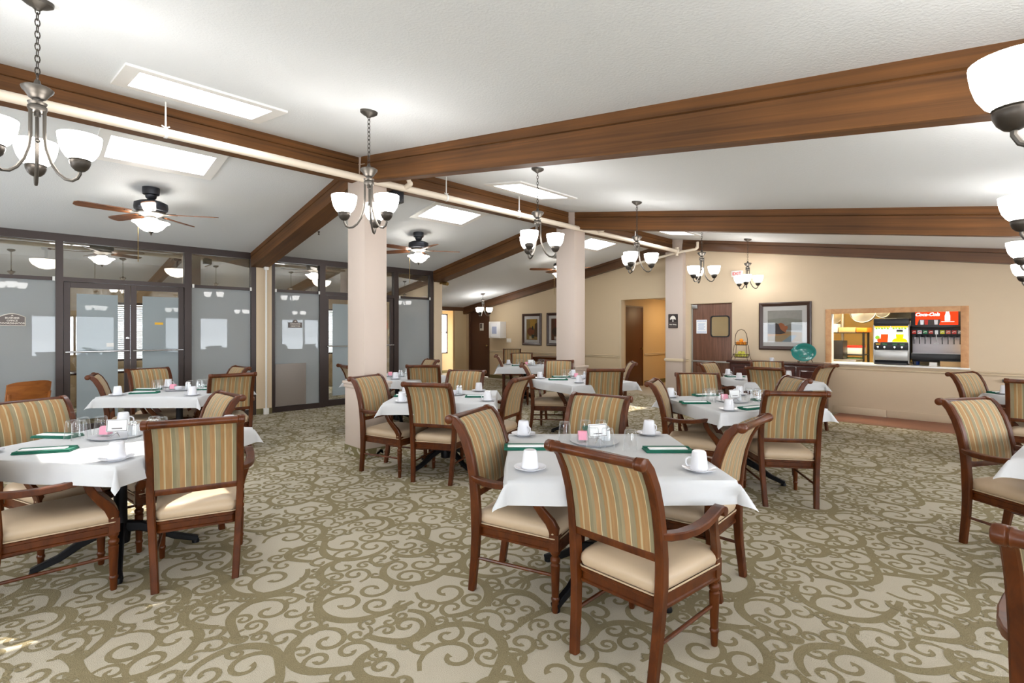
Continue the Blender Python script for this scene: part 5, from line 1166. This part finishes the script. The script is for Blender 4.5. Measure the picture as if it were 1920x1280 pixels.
item('food_box', 'tall cream box at the end of the middle rack shelf', 'box', X0 + .10, X0 + .30, KY + .5, KY + .8, .98, .36, 'cream')
item('food_tub', 'clear tub with green lid on the lowest visible rack shelf', 'tub', X0 - .40, X0 - .08, KY + .03, KY + .4, .80, .12, 'trayg', 'greenp')
item('towel_stack', 'white folded linen heaped on top of the kitchen rack', 'linen', X0 - .80, X0 - .45, KY + .03, KY + .42, 1.44, .17, 'cloth')
item('bread_bag', 'tan bag lying on top of the kitchen rack', 'bag', X0 - .43, X0 - .14, KY + .03, KY + .4, 1.44, .10, 'card')
item('orange_bin', 'bright orange plastic lid at the rack end', 'bin', X0 - .12, X0 + .06, KY - .02, KY + .42, 1.442, .09, 'orange')
t = item('microwave', 'black microwave with a green light, seen at the hatch edge', 'microwave', -2.86, -2.44, 11.50, 11.85, .92, .36, 'black')
m = M(); m.box(-.05, .0, -.178, -.174, .30, .31); ob('green_light', m, lamp('led_green', 'c8e04a', 2.0), t, smooth=0)
m = M(); m.box(-2.95, -2.2, 11.35, 11.95, .88, .92); tag(ob('work_table', m, 'steel', None, bevel=.005), 'steel work table carrying the microwave in the kitchen', 'table')
m = M()
for x in (-2.9, -2.25):
    for y in (11.4, 11.9): m.tube([(x, y, 0), (x, y, .88)], .02, 8)
tl = ob('legs', m, 'steel', bpy.data.objects['work_table'])
def pan(x, y, z, r, label):
    t = thing('hanging_pan', label, 'pan', (x, y, z)); m = M(); m.lathe([(.001, 0), (r * .9, 0), (r, .04), (r * 1.02, .12), (r * .98, .12), (r * .95, .05), (.001, .01)], 22, rx(75)); ob('pan_body', m, 'steel', t)
    m = M(); m.tube([(0, 0, .0), (0, -.02, .30)], .012, 8, tr(0, 0, r)); ob('handle', m, 'steel', t)
pan(-2.82, 12.5, 1.74, .17, 'big steel pan hanging at the hatch frame side of the kitchen')
pan(-2.36, 12.9, 1.84, .23, 'wide steel pan hanging in the middle of the kitchen')
pan(-2.02, 12.9, 1.84, .13, 'smaller steel pan hanging next to the wide one')
m = M(); m.tube([(-3.3, 12.7, 2.35), (-1.0, 12.9, 2.35)], .015, 8); tag(ob('pan_rail', m, 'steel', None), 'steel rail from which the kitchen pans hang', 'rail')
m = M(); m.tube([(-2.62, 12.3, .0), (-2.62, 12.3, 2.5)], .03, 10); tag(ob('steel_pole', m, 'steel', None), 'upright steel pole in the kitchen behind the rack', 'pole')
t = thing('service_door', 'black service door with window in the yellow kitchen wall', 'door', (-1.75, 14.55, 0)); m = M(); m.box(-.5, .5, 0, .05, 0, 2.0); ob('leaf', m, 'black', t, bevel=.005)
m = M(); m.box(-.12, .12, -.006, 0, 1.25, 1.75); ob('window_pane', m, 'frame', t, smooth=0)
t = thing('wall_poster', 'orange notice on the kitchen wall above the juice dispenser', 'poster', (-.92, 14.59, 2.0)); m = M(); m.box(-.25, .25, -.01, 0, -.15, .15); ob('sheet', m, 'orange', t, smooth=0)
m = M()
for z in (-.08, 0, .08): m.box(-.2, .2, -.013, -.01, z - .012, z + .012)
ob('printed_lines', m, 'red', t, smooth=0)
t = thing('wall_poster', 'four-coloured safety sheet on the yellow kitchen wall', 'poster', (-1.65, 14.59, 2.17)); m = M(); m.box(-.22, .22, -.008, 0, -.16, .16); ob('sheet', m, 'paper', t, smooth=0)
for k, (c, x, z) in enumerate((('red', -.1, .07), ('black', .1, .07), ('yellow', -.1, -.08), ('greenp', .1, -.08))): m = M(); m.box(x - .085, x + .085, -.011, -.008, z - .06, z + .06); ob('colour_block', m, c, t, smooth=0)
for k, (x, y) in enumerate(((-2.2, 11.25), (-.4, 11.3))):  # lamps added out of sight above the hatch to brighten the kitchen
    t = thing('kitchen_fill_lamp', 'added unseen ceiling lamp %s in the kitchen' % ('over the rack' if k == 0 else 'behind the soda fountain'), 'lamp', (x, y, 2.47))
    m = M(); m.box(-.6, .6, -.15, .15, -.05, -.01); ob('diffuser', m, 'kitchenfill', t, bevel=.01); m = M(); m.box(-.63, .63, -.17, .17, -.01, .03); ob('tray', m, 'white', t)

# ------------------------------------------------------------------ plain oak chairs by the glass wall
def oak_chair(x, y, rot, label):
    t = thing('side_chair', label, 'chair', (x, y, 0), rot, 'plain oak chairs')
    m = M(); n = 10; rings = []
    for k in range(n + 1):
        u = -1 + 2 * k / n; yy = -.24 + .05 * u * u; top = .86 - .03 * u ** 4
        rings.append([(u * .23, yy, .55), (u * .23, yy + .016, .55), (u * .23, yy - .03, top), (u * .23, yy - .046, top)])
    m.loft(rings); ob('backrest', m, 'sideoak', t)
    m = M(); m.prism(rrect(-.23, .23, -.22, .23, .06), .43, .455); ob('seat', m, 'sideoak', t, bevel=.005)
    for sx in (-1, 1):
        m = M(); m.tube([(sx * .20, -.24, 0), (sx * .20, -.19, .44), (sx * .21, -.23, .72)], .018, 8); ob('leg', m, 'sideoak', t)
        m = M(); m.tube([(sx * .20, .20, 0), (sx * .195, .19, .43)], .018, 8); ob('leg', m, 'sideoak', t)
oak_chair(-8.75, .12, 120, 'plain orange-oak chair with curved back standing before the frosted glass')
oak_chair(-8.35, -.42, 100, 'second plain oak chair, only its back edge showing at the picture edge')
